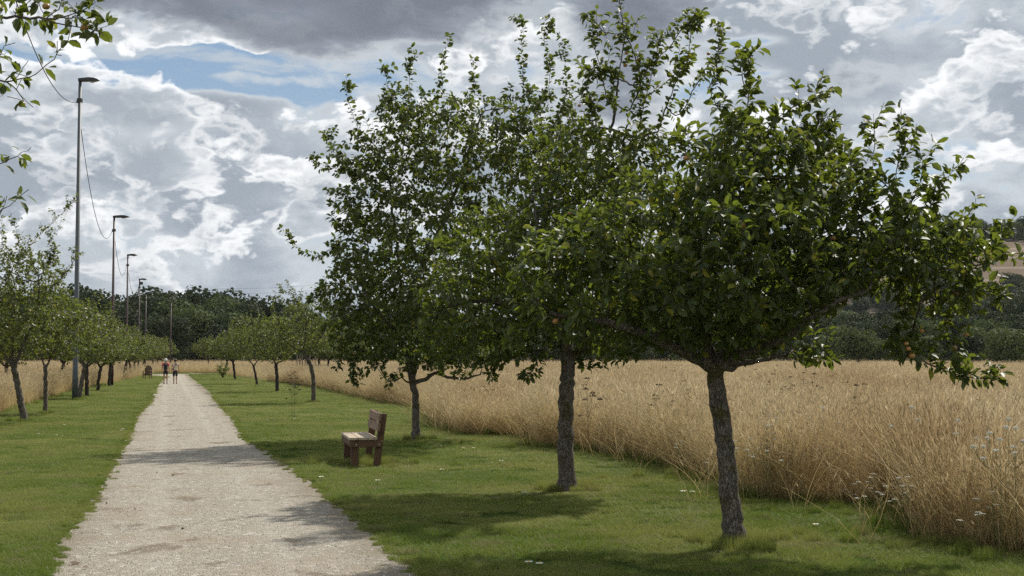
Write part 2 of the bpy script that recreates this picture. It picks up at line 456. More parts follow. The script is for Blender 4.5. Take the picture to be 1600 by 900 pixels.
tree2, T2 = big_tree(23, (888,768), [(886,740),(884,690),(884,630),(888,560)], (.102,.090),
    [([(880,530,0),(860,500,-.2),(810,480,-.5),(750,470,-.6),(700,480,-.6)], .065,.016),
     ([(905,545,.0),(930,505,.1),(985,450,.2),(1040,400,.2)], .060,.018),
     ([(890,510,.2),(895,440,.3),(930,360,.4),(965,280,.3),(975,210,.1)], .060,.018),
     ([(875,500,-.3),(850,430,-.6),(840,350,-.6),(830,300,-.4)], .045,.014),
     ([(890,520,.5),(900,480,1.0),(930,440,1.4)], .04,.014)],
    [(850,425,195,125,0,1.5),(930,290,120,105,.1,1.1),(1010,235,55,40,.1,.5),(752,490,105,88,-.3,1.2),(990,400,120,120,.3,1.2),(950,510,110,50,.1,1.2)],
    [[(960,180,0),(965,130,0),(975,60,0),(968,0,0),(966,-12,0)],[(1000,130,.1),(980,60,.1),(945,50,0),(918,20,0)],[(985,170,0),(1010,110,0),(1045,75,0),(1065,45,0),(1090,28,0)],[(1040,170,0),(1060,120,0),(1075,90,0),(1080,40,0)],
     [(1060,180,0),(1090,130,0),(1118,100,0),(1130,45,0)],[(930,170,0),(915,125,0),(960,110,0),(918,112,0)],[(1000,190,0),(1020,110,0),(1030,60,0)],[(950,160,0),(935,95,0),(925,60,0)],[(920,220,0),(925,180,0),(910,150,0)],
     [(1010,150,.2),(1050,120,.2),(1075,95,.2)],[(720,540,-.2),(700,565,-.2),(690,580,-.2)],[(800,550,0),(770,575,0),(765,592,0)],[(700,480,-.5),(670,490,-.5)],[(905,570,0),(940,575,0)],[(840,560,-.2),(825,590,-.2)]],
    'second apple tree from the camera, thick upright mossy trunk, tall thin top shoots', 'tree', GT,
    leaf='leaf_a', lsize=.108, per=4, natt=4300, infl=.8, kill=.19, D=.115, rshoots=90,
    fruit=[(1007,72,0),(979,83,0),(977,102,0),(1107,84,0),(883,298,-1.2),(905,165,0)])
tree3, T3 = big_tree(37, (651,688), [(650,665),(650,640),(648,615),(645,599)], (.080,.068),
    [([(665,592,0),(680,583,0),(695,586,0),(720,592,0),(750,585,0)], .045,.018),
     ([(640,575,.0),(635,520,.2),(650,440,.3),(690,350,.3),(730,260,.3),(750,180,.2)], .065,.018),
     ([(628,590,-.1),(612,598,-.1),(600,592,-.1)], .02,.010),
     ([(640,560,-.3),(600,500,-.6),(560,440,-.7),(530,400,-.6)], .05,.014),
     ([(660,540,.2),(720,470,.5),(800,380,.6),(850,280,.5)], .055,.015),
     ([(630,480,.5),(620,380,.9),(610,280,.8),(630,200,.5)], .045,.014,1)],
    [(670,420,160,170,0,2.4),(720,250,150,115,0,1.8),(580,480,95,95,0,1.6),(640,200,90,70,0,1.2),(840,220,90,85,0,1.3),(700,530,130,50,0,1.7),(600,290,70,80,0,1.2),(560,330,50,50,0,1.0),(555,250,45,45,0,.9),(570,420,80,60,0,1.2),(550,500,50,50,0,1.1),(620,540,80,50,0,1.5),(590,380,60,50,0,1.0)],
    [[(590,250,0),(560,200,0),(545,160,0),(540,135,0)],[(580,280,0),(535,265,0),(500,262,0),(490,250,0)],[(560,300,0),(525,235,0),(512,212,0)],[(600,180,0),(605,130,0),(600,105,0)],
     [(690,140,0),(692,105,0),(698,70,0)],[(640,150,0),(640,105,0),(650,90,0)],[(740,130,0),(740,100,0)],[(820,150,0),(815,100,0),(818,50,0),(812,30,0)],[(855,150,0),(860,100,0),(850,60,0),(862,42,0)],[(870,180,0),(885,140,0),(880,70,0)],
     [(530,380,0),(500,400,0),(470,390,0),(452,368,0)],[(560,330,0),(540,310,0),(525,303,0)],[(540,440,0),(500,460,0),(480,470,0)],[(550,520,0),(530,560,0),(528,575,0)],[(560,350,0),(525,360,0)],[(600,560,0),(560,590,0)],[(620,580,0),(608,598,0)],[(560,540,0),(545,590,0),(555,597,0)]],
    'tall apple tree just behind the wooden bench, thin dark trunk with a crooked low limb', 'tree', GT,
    leaf='leaf_b', lsize=.12, per=4, natt=4600, infl=1.0, kill=.25, D=.15, rshoots=90, wide=1.25,
    fruit=[(735,268,-1.2),(658,252,-1.),(560,555,-.5),(880,290,0),(600,380,-1.2),(712,430,-2),(575,375,-1)])

# tree standing outside the frame on the left, its branches reach in
near_left, T0 = big_tree(51, (-330,900), [(-325,900),(-315,760),(-300,640),(-300,560)], (.11,.095),
    [([(-330,480,0),(-380,380,0),(-400,250,0)], .05,.015), ([(-250,450,0),(-200,330,0),(-170,200,0),(-160,110,0)], .05,.018), ([(-240,500,0),(-170,430,0),(-110,390,0)], .03,.012)],
    [(-290,150,150,180,0,1.1),(-190,130,90,130,0,.6),(-300,330,150,120,0,1.1)],
    [[(-130,70,0),(-60,32,0),(0,27,0),(60,28,0),(110,24,0),(148,4,0)],[(60,28,0),(100,38,0),(135,45,0),(163,55,0)],[(100,28,0),(135,30,0),(150,45,0)],[(30,28,0),(40,8,0),(55,-8,0)],
     [(-130,150,0),(-50,125,0),(0,127,0),(45,121,0),(80,95,0),(108,55,0),(112,28,0)],[(10,127,0),(28,142,0),(38,160,0)],[(-60,120,0),(-10,100,0),(6,72,0)],[(-130,260,0),(-50,275,0),(0,256,0),(28,244,0)],[(-120,390,0),(-50,365,0),(0,332,0),(44,298,0)],[(0,330,0),(-5,345,0)],[(75,28,0),(95,10,0),(90,-10,0)],[(-40,30,0),(-5,5,0),(5,-10,0)]],
    'near apple branch with a few dark leaves hanging into the top left corner', 'tree', GT,
    leaf='leaf_a', lsize=.098, per=2, natt=900, infl=.7, kill=.2, rshoots=0, Y=8.6, rt=.03, prob=.42, side=1, fruit=[(34,163,0),(132,43,0),(72,10,0)])

left_unique = [
    (61, (39,660), [(34,635),(28,605),(22,578)], (.095,.075), [([(0,540,0),(-20,500,0)],.04,.015),([(40,530,.2),(60,480,.3),(60,430,.2)],.05,.015),([(20,520,-.4),(25,460,-.5)],.04,.015)],
     [(20,490,110,70,0,2.0),(30,430,75,50,0,1.4),(110,500,50,35,0,1.0)], [[(20,420,0),(45,385,0),(80,350,0),(112,318,0)],[(30,410,0),(28,370,0),(20,345,0)],[(60,420,0),(85,400,0),(78,370,0)],[(90,440,0),(115,410,0),(112,392,0)],[(0,400,0),(5,370,0)],[(90,520,0),(140,490,0)]],
     'leaning dark trunked apple tree at the left edge, nearest of the left row', 'leaf_c', 2400),
    (62, (71,647), [(71,620),(71,595),(71,575)], (.068,.058), [([(60,540,0),(50,510,0)],.03,.015),([(90,540,0),(115,515,0)],.03,.015)],
     [(95,525,70,38,0,1.6),(90,490,50,25,0,1.0)], [[(120,490,0),(150,478,0)],[(80,470,0),(85,450,0)]],
     'straight thin trunked apple tree left of the grey lamp post', 'leaf_c', 1000),
    (63, (123,623), [(126,605),(129,590),(131,578)], (.10,.085), [([(120,550,0),(100,530,0)],.04,.015),([(145,550,0),(160,520,0)],.04,.015)],
     [(145,530,50,36,0,1.9),(150,505,38,22,0,1.2)], [[(160,490,0),(172,478,0)],[(120,500,0),(115,485,0)]],
     'leaning apple tree directly behind the foot of the grey lamp post', 'leaf_c', 1000),
    (64, (490,630), [(490,610),(489,590),(484,568),(474,552)], (.085,.07), [([(455,540,0),(440,528,0)],.04,.014),([(495,535,.1),(510,515,.2),(520,500,.2)],.035,.014),([(478,530,-.3),(478,500,-.4)],.04,.014)],
     [(478,520,68,38,0,1.9),(490,490,50,26,0,1.3),(430,520,28,28,0,1.0)], [[(470,475,0),(455,460,0),(440,456,0)],[(480,480,0),(465,462,0),(452,445,0)],[(500,475,0),(510,455,0)],[(470,490,0),(432,465,0)]],
     'apple tree with curved slender trunk between the bench tree and the row beyond', 'leaf_c', 1500),
    (65, (433,613), [(433,595),(432,580),(431,570)], (.09,.08), [([(445,560,0),(455,545,0)],.04,.014),([(422,555,0),(410,540,0)],.04,.014)],
     [(428,535,48,32,0,1.9),(425,510,35,20,0,1.2)], [[(430,495,0),(425,480,0)]],
     'straight pale trunked apple tree beyond the curved one', 'leaf_c', 1200),
    (66, (402,601), [(400,590),(398,580),(396,572)], (.08,.065), [([(388,560,0),(378,545,0)],.04,.014),([(405,560,0),(412,545,0)],.04,.014)],
     [(388,535,42,30,0,1.9),(385,512,30,20,0,1.2)], [],
     'apple tree with twin leaning trunks on the right of the path', 'leaf_c', 1100)]
uniq = []
for (sd, b, tr, r, lb, el, sh, lab, lf, na) in left_unique:
    o, t = big_tree(sd, b, tr, r, lb, el, sh, lab, 'tree', GT, leaf=lf, lsize=.10, per=4, natt=na, infl=1.2, kill=.28, D=.17, rshoots=40, wide=1.2, thin=.25, flare=1.25, rough=.05)
    uniq.append(o)

# prototypes for the farther trees of the rows
def proto(seed, h=4.1, w=2.0):
    t = Tree(seed, .20); rg = t.rng; lean = rg.uniform(-.25, .25)
    end = t.poly([(0,0,-.05),(lean*.4,0,.7),(lean,0,1.35)], -1, .10, .085, lf=0, step=.15)
    for k in range(4):
        a = k*1.57+rg.uniform(-.4, .4); e = t.P[end]
        t.poly([e, e+np.array([math.cos(a)*.5, math.sin(a)*.5, .45]), e+np.array([math.cos(a)*1.0, math.sin(a)*1.0, 1.0])], end, .05, .02, lf=0)
    ells = [(lean,2.35,w,.95,0,w*.95),(lean,3.1,w*.65,h-3.2,0,w*.6)]
    for k in range(5):
        a = rg.uniform(0, 6.28); ells.append((lean+math.cos(a)*w*.6, 2.3+rg.uniform(0, .9), w*.45, .55, math.sin(a)*w*.6, w*.4))
    A = ell_points(rg, ells, 2600, np.zeros(3), 0, .2, True); t.grow(A, 1.4, .20, minidx=end)
    PP = np.array(t.P); cand = np.where(PP[:, 2] > 2.7)[0]
    for _ in range(40):
        q = int(rg.choice(cand)); dv = rg.normal(size=3)*.4+np.array([0, 0, .9]); dv /= np.linalg.norm(dv); t.poly([t.P[q], t.P[q]+dv*rg.uniform(.3, .7)], q, lf=2, step=.15, smooth=False)
    t.finish(.08, rmin=.004)
    o = empty('apple_tree', (0, 0, 0)); link('trunk', t.wood('trunk', M['bark_far']), o); link('crown', t.leaves('crown', M['leaf_c'], .125, per=5, wide=1.3), o)
    return o
protos = [proto(s) for s in (101, 102, 103)]
far_trees = [
    (136,619,1.0,0,'short trunked apple tree just right of the grey lamp post'),
    (153,611,1.0,1,'apple tree with trunk leaning left between the grey post and the first dark red post'),
    (170,604,1.0,2,'apple tree standing against the first dark red lamp post'),
    (193,593,1.05,0,'leaning apple tree in front of the second dark red lamp post'),
    (205,590,1.0,1,'sturdy apple tree right of the second dark red lamp post'),
    (211,588,1.0,2,'apple tree just left of the third dark red lamp post'),
    (240,579.5,1.1,0,'leftmost of three far apple trees behind the walkers'),
    (247,578.5,1.1,1,'middle of three far apple trees behind the walkers'),
    (253,577.5,1.1,2,'rightmost of three far apple trees behind the walkers'),
    (222,584,1.05,1,'far apple tree rising behind the tall backed wooden seat'),
    (367,593,1.15,1,'apple tree right of the small round bush'),
    (326,579,1.25,2,'farthest apple tree on the right side of the path'),
    (352,586,1.1,0,'apple tree behind the small round bush'),
    (498,588,1.1,2,'apple tree in the dry field next to the group of stakes'),
    (511,590,1.05,0,'apple tree in the dry field farther right of the stakes'),
    (545,592,1.1,1,'apple tree in the dry field behind the left side of the bench tree'),
    (765,594,1.1,0,'apple tree in the dry field behind the gap left of the thick trunk'),
    (12,618,1.0,2,'apple tree behind the leaning one at the left edge'),
    (95,606,1.05,1,'apple tree at the field edge behind the left row')]
used = [False]*3
for i, (px, py, s, k, lab) in enumerate(far_trees):
    p = G(px, py); rz = random.uniform(0, 6.28); sc = s*random.uniform(.88, 1.14)
    if not used[k]:
        o = protos[k]; used[k] = True; o.location = p; o.rotation_euler = (0, 0, rz); o.scale = (sc,)*3
    else: o = copy_thing(protos[k], p, rz, sc)
    tag(o, lab, 'tree', GT)
# small round bush beside the path
def bush(px, py, w, h, label, matl='leaf_c', n=2600, name='bush', cat='bush', grp=None):
    p = G(px, py); rg = np.random.default_rng(int(px)); o = empty(name, p); tag(o, label, cat, grp)
    t = Tree(int(px), .12)
    t.add((0, 0, 0), -1, .03, 0)
    for k in range(6):
        a = rg.uniform(0, 6.28); t.poly([(0,0,0), (math.cos(a)*.2, math.sin(a)*.2, h*.25), (math.cos(a)*w*.4, math.sin(a)*w*.4, h*.5)], 0, .022, .01, lf=1, step=.12)
    A = ell_points(rg, [(0, h*.62, w*.5, h*.38, 0, w*.5)], 260, np.zeros(3), 0, .1, True); t.grow(A, 1.0, .2)
    t.finish(.025, rmin=.003); link('stem', t.wood('stem', M['bark_far']), o); link('foliage', t.leaves('foliage', M[matl], .11, per=6, rmax=.02, wide=1.2), o)
    return o
bush(349,591,1.3,1.45,'small yellowish round bush on the grass right of the path')
#@@ENDTREES

# ------------------------------------------------------------------ ground, path, lawn
def pip(P, poly):
    x, y = P[:, 0], P[:, 1]; ins = np.zeros(len(P), bool); n = len(poly); j = n-1
    for i in range(n):
        xi, yi = poly[i]; xj, yj = poly[j]
        c = ((yi > y) != (yj > y)) & (x < (xj-xi)*(y-yi)/(yj-yi+1e-12)+xi); ins ^= c; j = i
    return ins
def jag(pts, step, amp, rng):
    out = []
    for a, b in zip(pts[:-1], pts[1:]):
        L = np.linalg.norm(b-a); n = max(1, int(L/step))
        for k in range(n):
            out.append(a+(b-a)*k/n+rng.normal(size=2)*amp)
    out.append(pts[-1]); return out
gx = lambda L: [G(a, b)[:2] for a, b in L]
LE = [(70,900),(87,858),(125,809),(145,779),(163,748),(178,720),(197,688),(211,652),(234,628),(249,600),(255,593),(262,588)]
RE = [(650,900),(598,850),(548,805),(503,771),(483,752),(442,722),(404,697),(383,688),(375,668),(363,650),(341,628),(327,612),(313,600),(300,591),(295,586),(297,583)]
rp = np.random.default_rng(5)
le = gx(LE); re = gx(RE)
# continue towards the camera and past the far bend
le = [le[0]+(le[0]-le[1])*k for k in (6, 3)]+le; re = [re[0]+(re[0]-re[1])*k for k in (5, 2.5)]+re
tail_l = [np.array([-42, 141.]), np.array([-30, 148.]), np.array([0, 152.]), np.array([40, 155.])]
tail_r = [np.array([-30, 143.5]), np.array([0, 147.]), np.array([40, 150.])]
le_j = jag(le, .22, .030, rp)+tail_l; re_j = jag(re, .22, .030, rp)+tail_r
path_poly = le_j+re_j[::-1]
def sheet(name, poly, z, matl, kind='structure', thick=.0):
    import bmesh
    bm = bmesh.new(); vs = [bm.verts.new((p[0], p[1], z)) for p in poly]; f = bm.faces.new(vs)
    bmesh.ops.triangulate(bm, faces=[f]); bm.normal_update()
    for f in bm.faces:
        if f.normal.z < 0: f.normal_flip()
    me = bpy.data.meshes.new(name); bm.to_mesh(me); bm.free(); me.materials.append(matl)
    return tag(link(name, me), kind=kind)

def ground_fn(nt, b):
    p = nt.geo(); n1 = nt.noise(p, .35, 4, .6); n2 = nt.noise(p, 6, 5, .6)
    c = nt.mix(n1, (.26,.19,.09), (.36,.28,.16)); c = nt.mix(nt.ss(n2, .35, .7), c, (.18,.125,.06)); nt.put(b.inputs['Base Color'], c)
    b.inputs['Roughness'].default_value = 1; b.inputs['Specular IOR Level'].default_value = 0; nt.put(b.inputs['Normal'], nt.bump(n2, .6, .05))
def lawn_fn(nt, b):
    p = nt.geo(); n1 = nt.noise(p, .5, 4, .6); n2 = nt.noise(p, 22, 4, .7)
    c = nt.mix(nt.ss(n1, .3, .7), (.050,.085,.018), (.085,.105,.030)); c = nt.mix(nt.ss(n2, .35, .7), c, (.028,.040,.012)); nt.put(b.inputs['Base Color'], c)
    b.inputs['Roughness'].default_value = 1; b.inputs['Specular IOR Level'].default_value = 0; nt.put(b.inputs['Normal'], nt.bump(n2, .8, .03))
def path_fn(nt, b):
    p = nt.geo()
    vo = nt.n('ShaderNodeTexVoronoi'); nt.put(vo.inputs['Vector'], p); vo.inputs['Scale'].default_value = 75
    v2 = nt.n('ShaderNodeTexVoronoi'); nt.put(v2.inputs['Vector'], p); v2.inputs['Scale'].default_value = 22
    n1 = nt.noise(p, .9, 5, .65); n2 = nt.noise(p, 9, 5, .65); n3 = nt.noise(nt.vm('MULTIPLY', p, (1.0,.6,1)), 1.8, 5, .6, .5)
    s = nt.xyz(vo.outputs['Color'])[0]; s2 = nt.xyz(v2.outputs['Color'])[0]
    c = nt.mix(s, (.26,.232,.185), (.42,.385,.32)); c = nt.mix(nt.ss(s2, .8, .95), c, (.52,.49,.43))
    c = nt.mix(nt.m('MULTIPLY', nt.ss(n2, .45, .7), .45), c, (.30,.26,.20))
    c = nt.mix(nt.m('MULTIPLY', nt.ss(n1, .48, .62), .6), c, (.33,.28,.21))
    xy = nt.xyz(p); ac = nt.m('ADD', nt.m('ADD', xy[0], -.47), nt.m('MULTIPLY', xy[1], .252)); ab = nt.m('ADD', nt.m('ABSOLUTE', ac), nt.m('MULTIPLY', nt.m('SUBTRACT', n1, .5), .8))
    c = nt.mix(nt.m('MULTIPLY', nt.ss(ab, .95, 1.45), .6), c, (.21,.175,.125))
    tr_ = nt.m('ABSOLUTE', nt.m('SUBTRACT', nt.m('ABSOLUTE', nt.m('ADD', ac, nt.m('MULTIPLY', nt.m('SUBTRACT', n1, .5), .35))), .55))
    c = nt.mix(nt.m('MULTIPLY', nt.ss(tr_, .0, .22, 1.0, 0.0), .30), c, (.46,.43,.37))
    c = nt.mix(nt.m('MULTIPLY', nt.ss(n3, .57, .68), .7), c, (.15,.11,.07))
    nt.put(b.inputs['Base Color'], c); b.inputs['Roughness'].default_value = .95; b.inputs['Specular IOR Level'].default_value = .15
    h = nt.m('ADD', nt.m('MULTIPLY', vo.outputs['Distance'], 1.0), nt.m('MULTIPLY', n2, 1.5)); nt.put(b.inputs['Normal'], nt.bump(h, .9, .02))
M['ground'] = mat('dry_soil', ground_fn); M['lawn'] = mat('lawn_soil', lawn_fn); M['path'] = mat('pale_gravel', path_fn)
S_ = 3500
tag(link('ground', fmesh('ground', [(-S_,-200,0),(S_,-200,0),(S_,S_,0),(-S_,S_,0)], [[0,1,2,3]], M['ground'], False)), kind='structure')

# field edges (bottom line of the tall dry grass)
FR = [(1700,875),(1600,862),(1540,856),(1470,842),(1452,812),(1440,795),(1380,789),(1290,785),(1200,780),(1165,760),(1090,738),(1000,716),(940,706),(858,700),(846,682),(790,681),(735,680),(700,668),(684,648),(670,638),(600,628),(540,614),(500,606),(440,598),(400,592),(372,588),(352,585)]
FL = [(-120,676),(-50,655),(0,642),(40,630),(80,618),(110,611),(150,603),(190,594),(215,588),(236,584)]
fr = gx(FR); fl = gx(FL)
field_r = [np.array([30., 4.])]+fr+[np.array([-23., 143.]), np.array([30, 146.]), np.array([400, 146.]), np.array([400., 4.])]
field_l = fl+[np.array([-50., 150.]), np.array([-400, 150.]), np.array([-400., 10.])]
field_b = [np.array([-400, 158.]), np.array([400, 158.]), np.array([400., 345.]), np.array([-400., 345.])]
field_b2 = [np.array([-400, 143.]), np.array([-47, 143.]), np.array([-44., 158.]), np.array([-400., 158.])]
lawn_poly = [np.array([30., -6.]), np.array([30., 4.])]+fr+[np.array([-23., 143.]), np.array([30., 146.]), np.array([60, 160.]), np.array([-60., 160.]), np.array([-50., 150.])]+fl[::-1]+[np.array([-40., 10.]), np.array([-40., -6.])]
lawn_o = sheet('lawn', lawn_poly, .004, M['lawn']); path_o = sheet('path', path_poly, .008, M['path'])

# ------------------------------------------------------------------ instanced stuff (geometry nodes)
def scatter(name, pts, rots, scales, protos_me, label, cat):
    c = bpy.data.collections.new(name+'_kinds')
    for k, me in enumerate(protos_me):
        o = bpy.data.objects.new(name+'_kind', me); c.objects.link(o)
    n = len(pts); me = bpy.data.meshes.new(name); me.vertices.add(n); me.vertices.foreach_set('co', np.asarray(pts, np.float32).ravel())
    for an, typ, arr in (('rot', 'FLOAT_VECTOR', rots), ('scl', 'FLOAT_VECTOR', scales)):
        a = me.attributes.new(an, typ, 'POINT'); a.data.foreach_set('vector', np.asarray(arr, np.float32).ravel())
    a = me.attributes.new('idx', 'INT', 'POINT'); a.data.foreach_set('value', np.random.default_rng(3).integers(0, len(protos_me), n).astype(np.int32))
    for m in protos_me[0].materials: me.materials.append(m)
    g = bpy.data.node_groups.new(name, 'GeometryNodeTree')
    g.interface.new_socket('Geometry', in_out='INPUT', socket_type='NodeSocketGeometry'); g.interface.new_socket('Geometry', in_out='OUTPUT', socket_type='NodeSocketGeometry')
    N = g.nodes; L = g.links
    gi = N.new('NodeGroupInput'); go = N.new('NodeGroupOutput'); ip = N.new('GeometryNodeInstanceOnPoints'); ci = N.new('GeometryNodeCollectionInfo')
    ci.inputs['Collection'].default_value = c; ci.inputs['Separate Children'].default_value = True; ci.inputs['Reset Children'].default_value = True
    def at(nm, t):
        nd = N.new('GeometryNodeInputNamedAttribute'); nd.data_type = t; nd.inputs['Name'].default_value = nm; return nd.outputs['Attribute']
    L.new(gi.outputs[0], ip.inputs['Points']); L.new(ci.outputs[0], ip.inputs['Instance']); ip.inputs['Pick Instance'].default_value = True
    L.new(at('idx', 'INT'), ip.inputs['Instance Index']); 
    er = N.new('FunctionNodeEulerToRotation'); L.new(at('rot', 'FLOAT_VECTOR'), er.inputs[0]); L.new(er.outputs[0], ip.inputs['Rotation'])
    L.new(at('scl', 'FLOAT_VECTOR'), ip.inputs['Scale']); L.new(ip.outputs[0], go.inputs[0])
    o = link(name, me); md = o.modifiers.new('scatter', 'NODES'); md.node_group = g
    return tag(o, label, cat, kind='stuff')

def blades_mesh(name, rng, n, rad, h0, h1, w, bend, matl, heads=False, square=False, segs=2, tilt=.25, taper=.15):
    a = rng.uniform(0, 6.28, n); r = rad*np.sqrt(rng.random(n)); B = np.stack([r*np.cos(a), r*np.sin(a), np.zeros(n)], 1)
    if square: B[:, 0] = rng.uniform(-rad, rad, n); B[:, 1] = rng.uniform(-rad, rad, n)
    H = rng.uniform(h0, h1, n); th = rng.uniform(0, 6.28, n); W = w*rng.uniform(.7, 1.3, n)
    lean = rng.normal(size=(n, 2))*tilt; bd = rng.normal(size=(n, 2))*bend
    side = np.stack([np.cos(th), np.sin(th), np.zeros(n)], 1)
    rows = []; 
    for k in range(segs+1):
        t = k/segs; z = H*t*(1-.12*t*np.linalg.norm(lean, axis=1)); off = lean*(H*t)[:, None]+bd*(H*t*t)[:, None]
        c = B+np.concatenate([off, z[:, None]], 1); ww = W*(1-(1-taper)*t**1.5)
        rows += [c-side*ww[:, None]/2, c+side*ww[:, None]/2]
    m = 2*(segs+1); V = np.stack(rows, 1).reshape(-1, 3); Q = []
    for k in range(segs):
        q = np.array([2*k, 2*k+1, 2*k+3, 2*k+2]); Q.append(q[None]+m*np.arange(n)[:, None])
    Q = np.concatenate(Q); rnd = np.repeat(rng.random(n), m); hd = np.tile(np.repeat(np.arange(segs+1)/segs*.5, 2), n)
    if heads:
        k = int(n*heads); c = V.reshape(n, m, 3)[:k, -2:].mean(1); d = V.reshape(n, m, 3)[:k, -2:].mean(1)-V.reshape(n, m, 3)[:k, -4:-2].mean(1); d /= np.linalg.norm(d, axis=1, keepdims=True)
        d += rng.normal(size=d.shape)*.18
        L = rng.uniform(.06, .13, k)[:, None]; wd = rng.uniform(.004, .009, k)[:, None]; s2 = side[:k]; s3 = np.cross(d, s2)
        for sd in (s2, s3):
            VV = np.stack([c-d*L*.3, c+sd*wd+d*L*.15, c+d*L*.75, c-sd*wd+d*L*.15], 1).reshape(-1, 3)
            Q = np.concatenate([Q, len(V)+np.arange(4*k).reshape(-1, 4)]); V = np.concatenate([V, VV]); rnd = np.concatenate([rnd, np.repeat(rng.random(k), 4)]); hd = np.concatenate([hd, np.ones(4*k)])
    return fmesh(name, V, Q, matl, True, {'rnd': ('FLOAT', rnd), 'top': ('FLOAT', hd)})

def thin_mat(name, colfn, trans=.3, rough=.6, spec=.3):
    def fn(nt, b):
        c = colfn(nt); nt.put(b.inputs['Base Color'], c); b.inputs['Roughness'].default_value = rough; b.inputs['Specular IOR Level'].default_value = spec
        tr = nt.n('ShaderNodeBsdfTranslucent'); nt.put(tr.inputs[0], c); mx = nt.n('ShaderNodeMixShader'); mx.inputs[0].default_value = trans
        nt.t.links.new(b.outputs[0], mx.inputs[1]); nt.t.links.new(tr.outputs[0], mx.inputs[2]); nt.t.links.new(mx.outputs[0], nt.t.nodes['Material Output'].inputs[0])
    return mat(name, fn)
def grass_col(nt):
    p = nt.geo(); n1 = nt.noise(p, .45, 4, .6); n2 = nt.noise(p, 2.6, 4, .6); r = nt.attr('rnd')
    c = nt.mix(nt.ss(n1, .35, .65), (.145,.215,.028), (.27,.29,.070))
    c = nt.mix(nt.m('MULTIPLY', nt.ss(n2, .52, .70), .7), c, (.26,.23,.11))
    c = nt.mix(r, nt.mix(.2, c, (.03,.05,.01)), c)
    return nt.mix(nt.ss(r, .88, .95), c, (.27,.25,.12))
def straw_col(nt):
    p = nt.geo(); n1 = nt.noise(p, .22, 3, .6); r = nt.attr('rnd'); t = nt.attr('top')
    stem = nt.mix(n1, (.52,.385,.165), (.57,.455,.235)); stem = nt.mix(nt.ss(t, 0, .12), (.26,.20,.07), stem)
    c = nt.mix(nt.ss(t, .35, .8), stem, nt.mix(nt.ss(n1, .4, .6), (.52,.43,.27), (.62,.53,.36)))
    c = nt.mix(nt.m('MULTIPLY', r, .5), c, (.34,.26,.15))
    nb = nt.noise(nt.vm('MULTIPLY', p, (1, .6, 1)), .13, 5, .65); nc = nt.noise(p, .9, 4, .6)
    c = nt.mix(nt.m('MULTIPLY', nt.ss(nb, .48, .62), .55), c, (.34,.235,.12))
    c = nt.mix(nt.m('MULTIPLY', nt.ss(nc, .56, .70), .5), c, (.30,.27,.13))
    return nt.mix(nt.ss(r, .93, .97), c, (.72,.62,.42))
M['grass'] = thin_mat('green_grass', grass_col, .45, .55, .22); M['straw'] = thin_mat('dry_grass', straw_col, .48, .65, .2)

def cone_points(y0, y1, dens, side=2.0, dens_fn=None, rng=RNG):
    n = int((.76*(y1**2-y0**2)/2+2*side*(y1-y0))*dens); 
    y = np.sqrt(rng.uniform(y0**2, y1**2, n)); w = .385*y+side; x = rng.uniform(-1, 1, n)*w
    return np.stack([x, y], 1)
def dist_to(P, line):
    d = np.full(len(P), 1e9); L = [np.asarray(a) for a in line]
    for a, b in zip(L[:-1], L[1:]):
        ab = b-a; t = np.clip(((P-a)@ab)/(ab@ab+1e-9), 0, 1); d = np.minimum(d, np.linalg.norm(P-(a+t[:, None]*ab), axis=1))
    return d
lawn_edge = lawn_poly
grg = np.random.default_rng(9)
parts = []
for (y0, y1, de, s) in ((8.5, 20, 24, .85), (20, 36, 12, 1.1), (36, 70, 4.5, 1.7), (70, 150, 1.1, 2.6)):
    P = cone_points(y0, y1, de, 1.6, rng=grg); ok = pip(P, lawn_poly) & ~pip(P, path_poly)
    P = P[ok]; P = P[(dist_to(P, le+tail_l) > (.10*s)) & (dist_to(P, re+tail_r) > (.10*s))]
    parts.append((P, s))
pl = np.concatenate([a for a, s in parts]); sc = np.concatenate([np.full(len(a), s) for a, s in parts])
z = np.full(len(pl), .004)
from mathutils import noise as mnz
hv = np.array([mnz.noise(Vector((p[0]*.8, p[1]*.8, 3.3)))+.6*mnz.noise(Vector((p[0]*3., p[1]*3., 1.3))) for p in pl])
hz = .80+.5*np.clip(hv, -.6, .9)
# longer tufts round trunks, bench feet and posts
tuft = []
for (px, py, n, rad) in ((1150,855,26,.30),(888,768,22,.28),(651,688,16,.30),(570,725,26,.65),(39,660,12,.3),(71,647,9,.3),(490,630,12,.3),(433,613,7,.3),(117,626,8,.3),(123,623,8,.3),(600,728,12,.4),(1190,850,9,.2),(845,700,20,.5),(1370,790,25,1.2),(1130,745,22,1.0),(1480,850,22,.7)):
    c = G(px, py)[:2]; q = c+grg.normal(size=(n, 2))*rad*.6; tuft.append(q)
tuft = np.concatenate(tuft); 
edge = np.array(jag(fr[:24], .12, .16, grg)+jag(fl, .35, .2, grg)); edge = edge[edge[:, 1] < 90]
pe = np.array(jag(le, .07, .0, grg)+jag(re, .07, .0, grg)); pe = pe[(pe[:, 1] > 8) & (pe[:, 1] < 60)]; pe = pe+grg.normal(size=pe.shape)*np.array([.05, .05])
pe = pe[grg.random(len(pe)) < .75]; edge = np.concatenate([edge, pe]); npe = len(pe)
pl = np.concatenate([pl, tuft, edge]); z = np.concatenate([z, np.full(len(tuft)+len(edge), .004)]); 
sxy = np.concatenate([sc, np.full(len(tuft), .38), np.full(len(edge)-npe, .5), grg.uniform(.10, .28, npe)]); szz = np.concatenate([sc**.35*hz, grg.uniform(1.6, 3.0, len(tuft)), np.concatenate([grg.uniform(1.5, 3.4, len(edge)-npe), grg.uniform(.4, .9, npe)])])
rot = np.stack([grg.normal(size=len(pl))*.03, grg.normal(size=len(pl))*.03, grg.uniform(0, 6.28, len(pl))], 1)
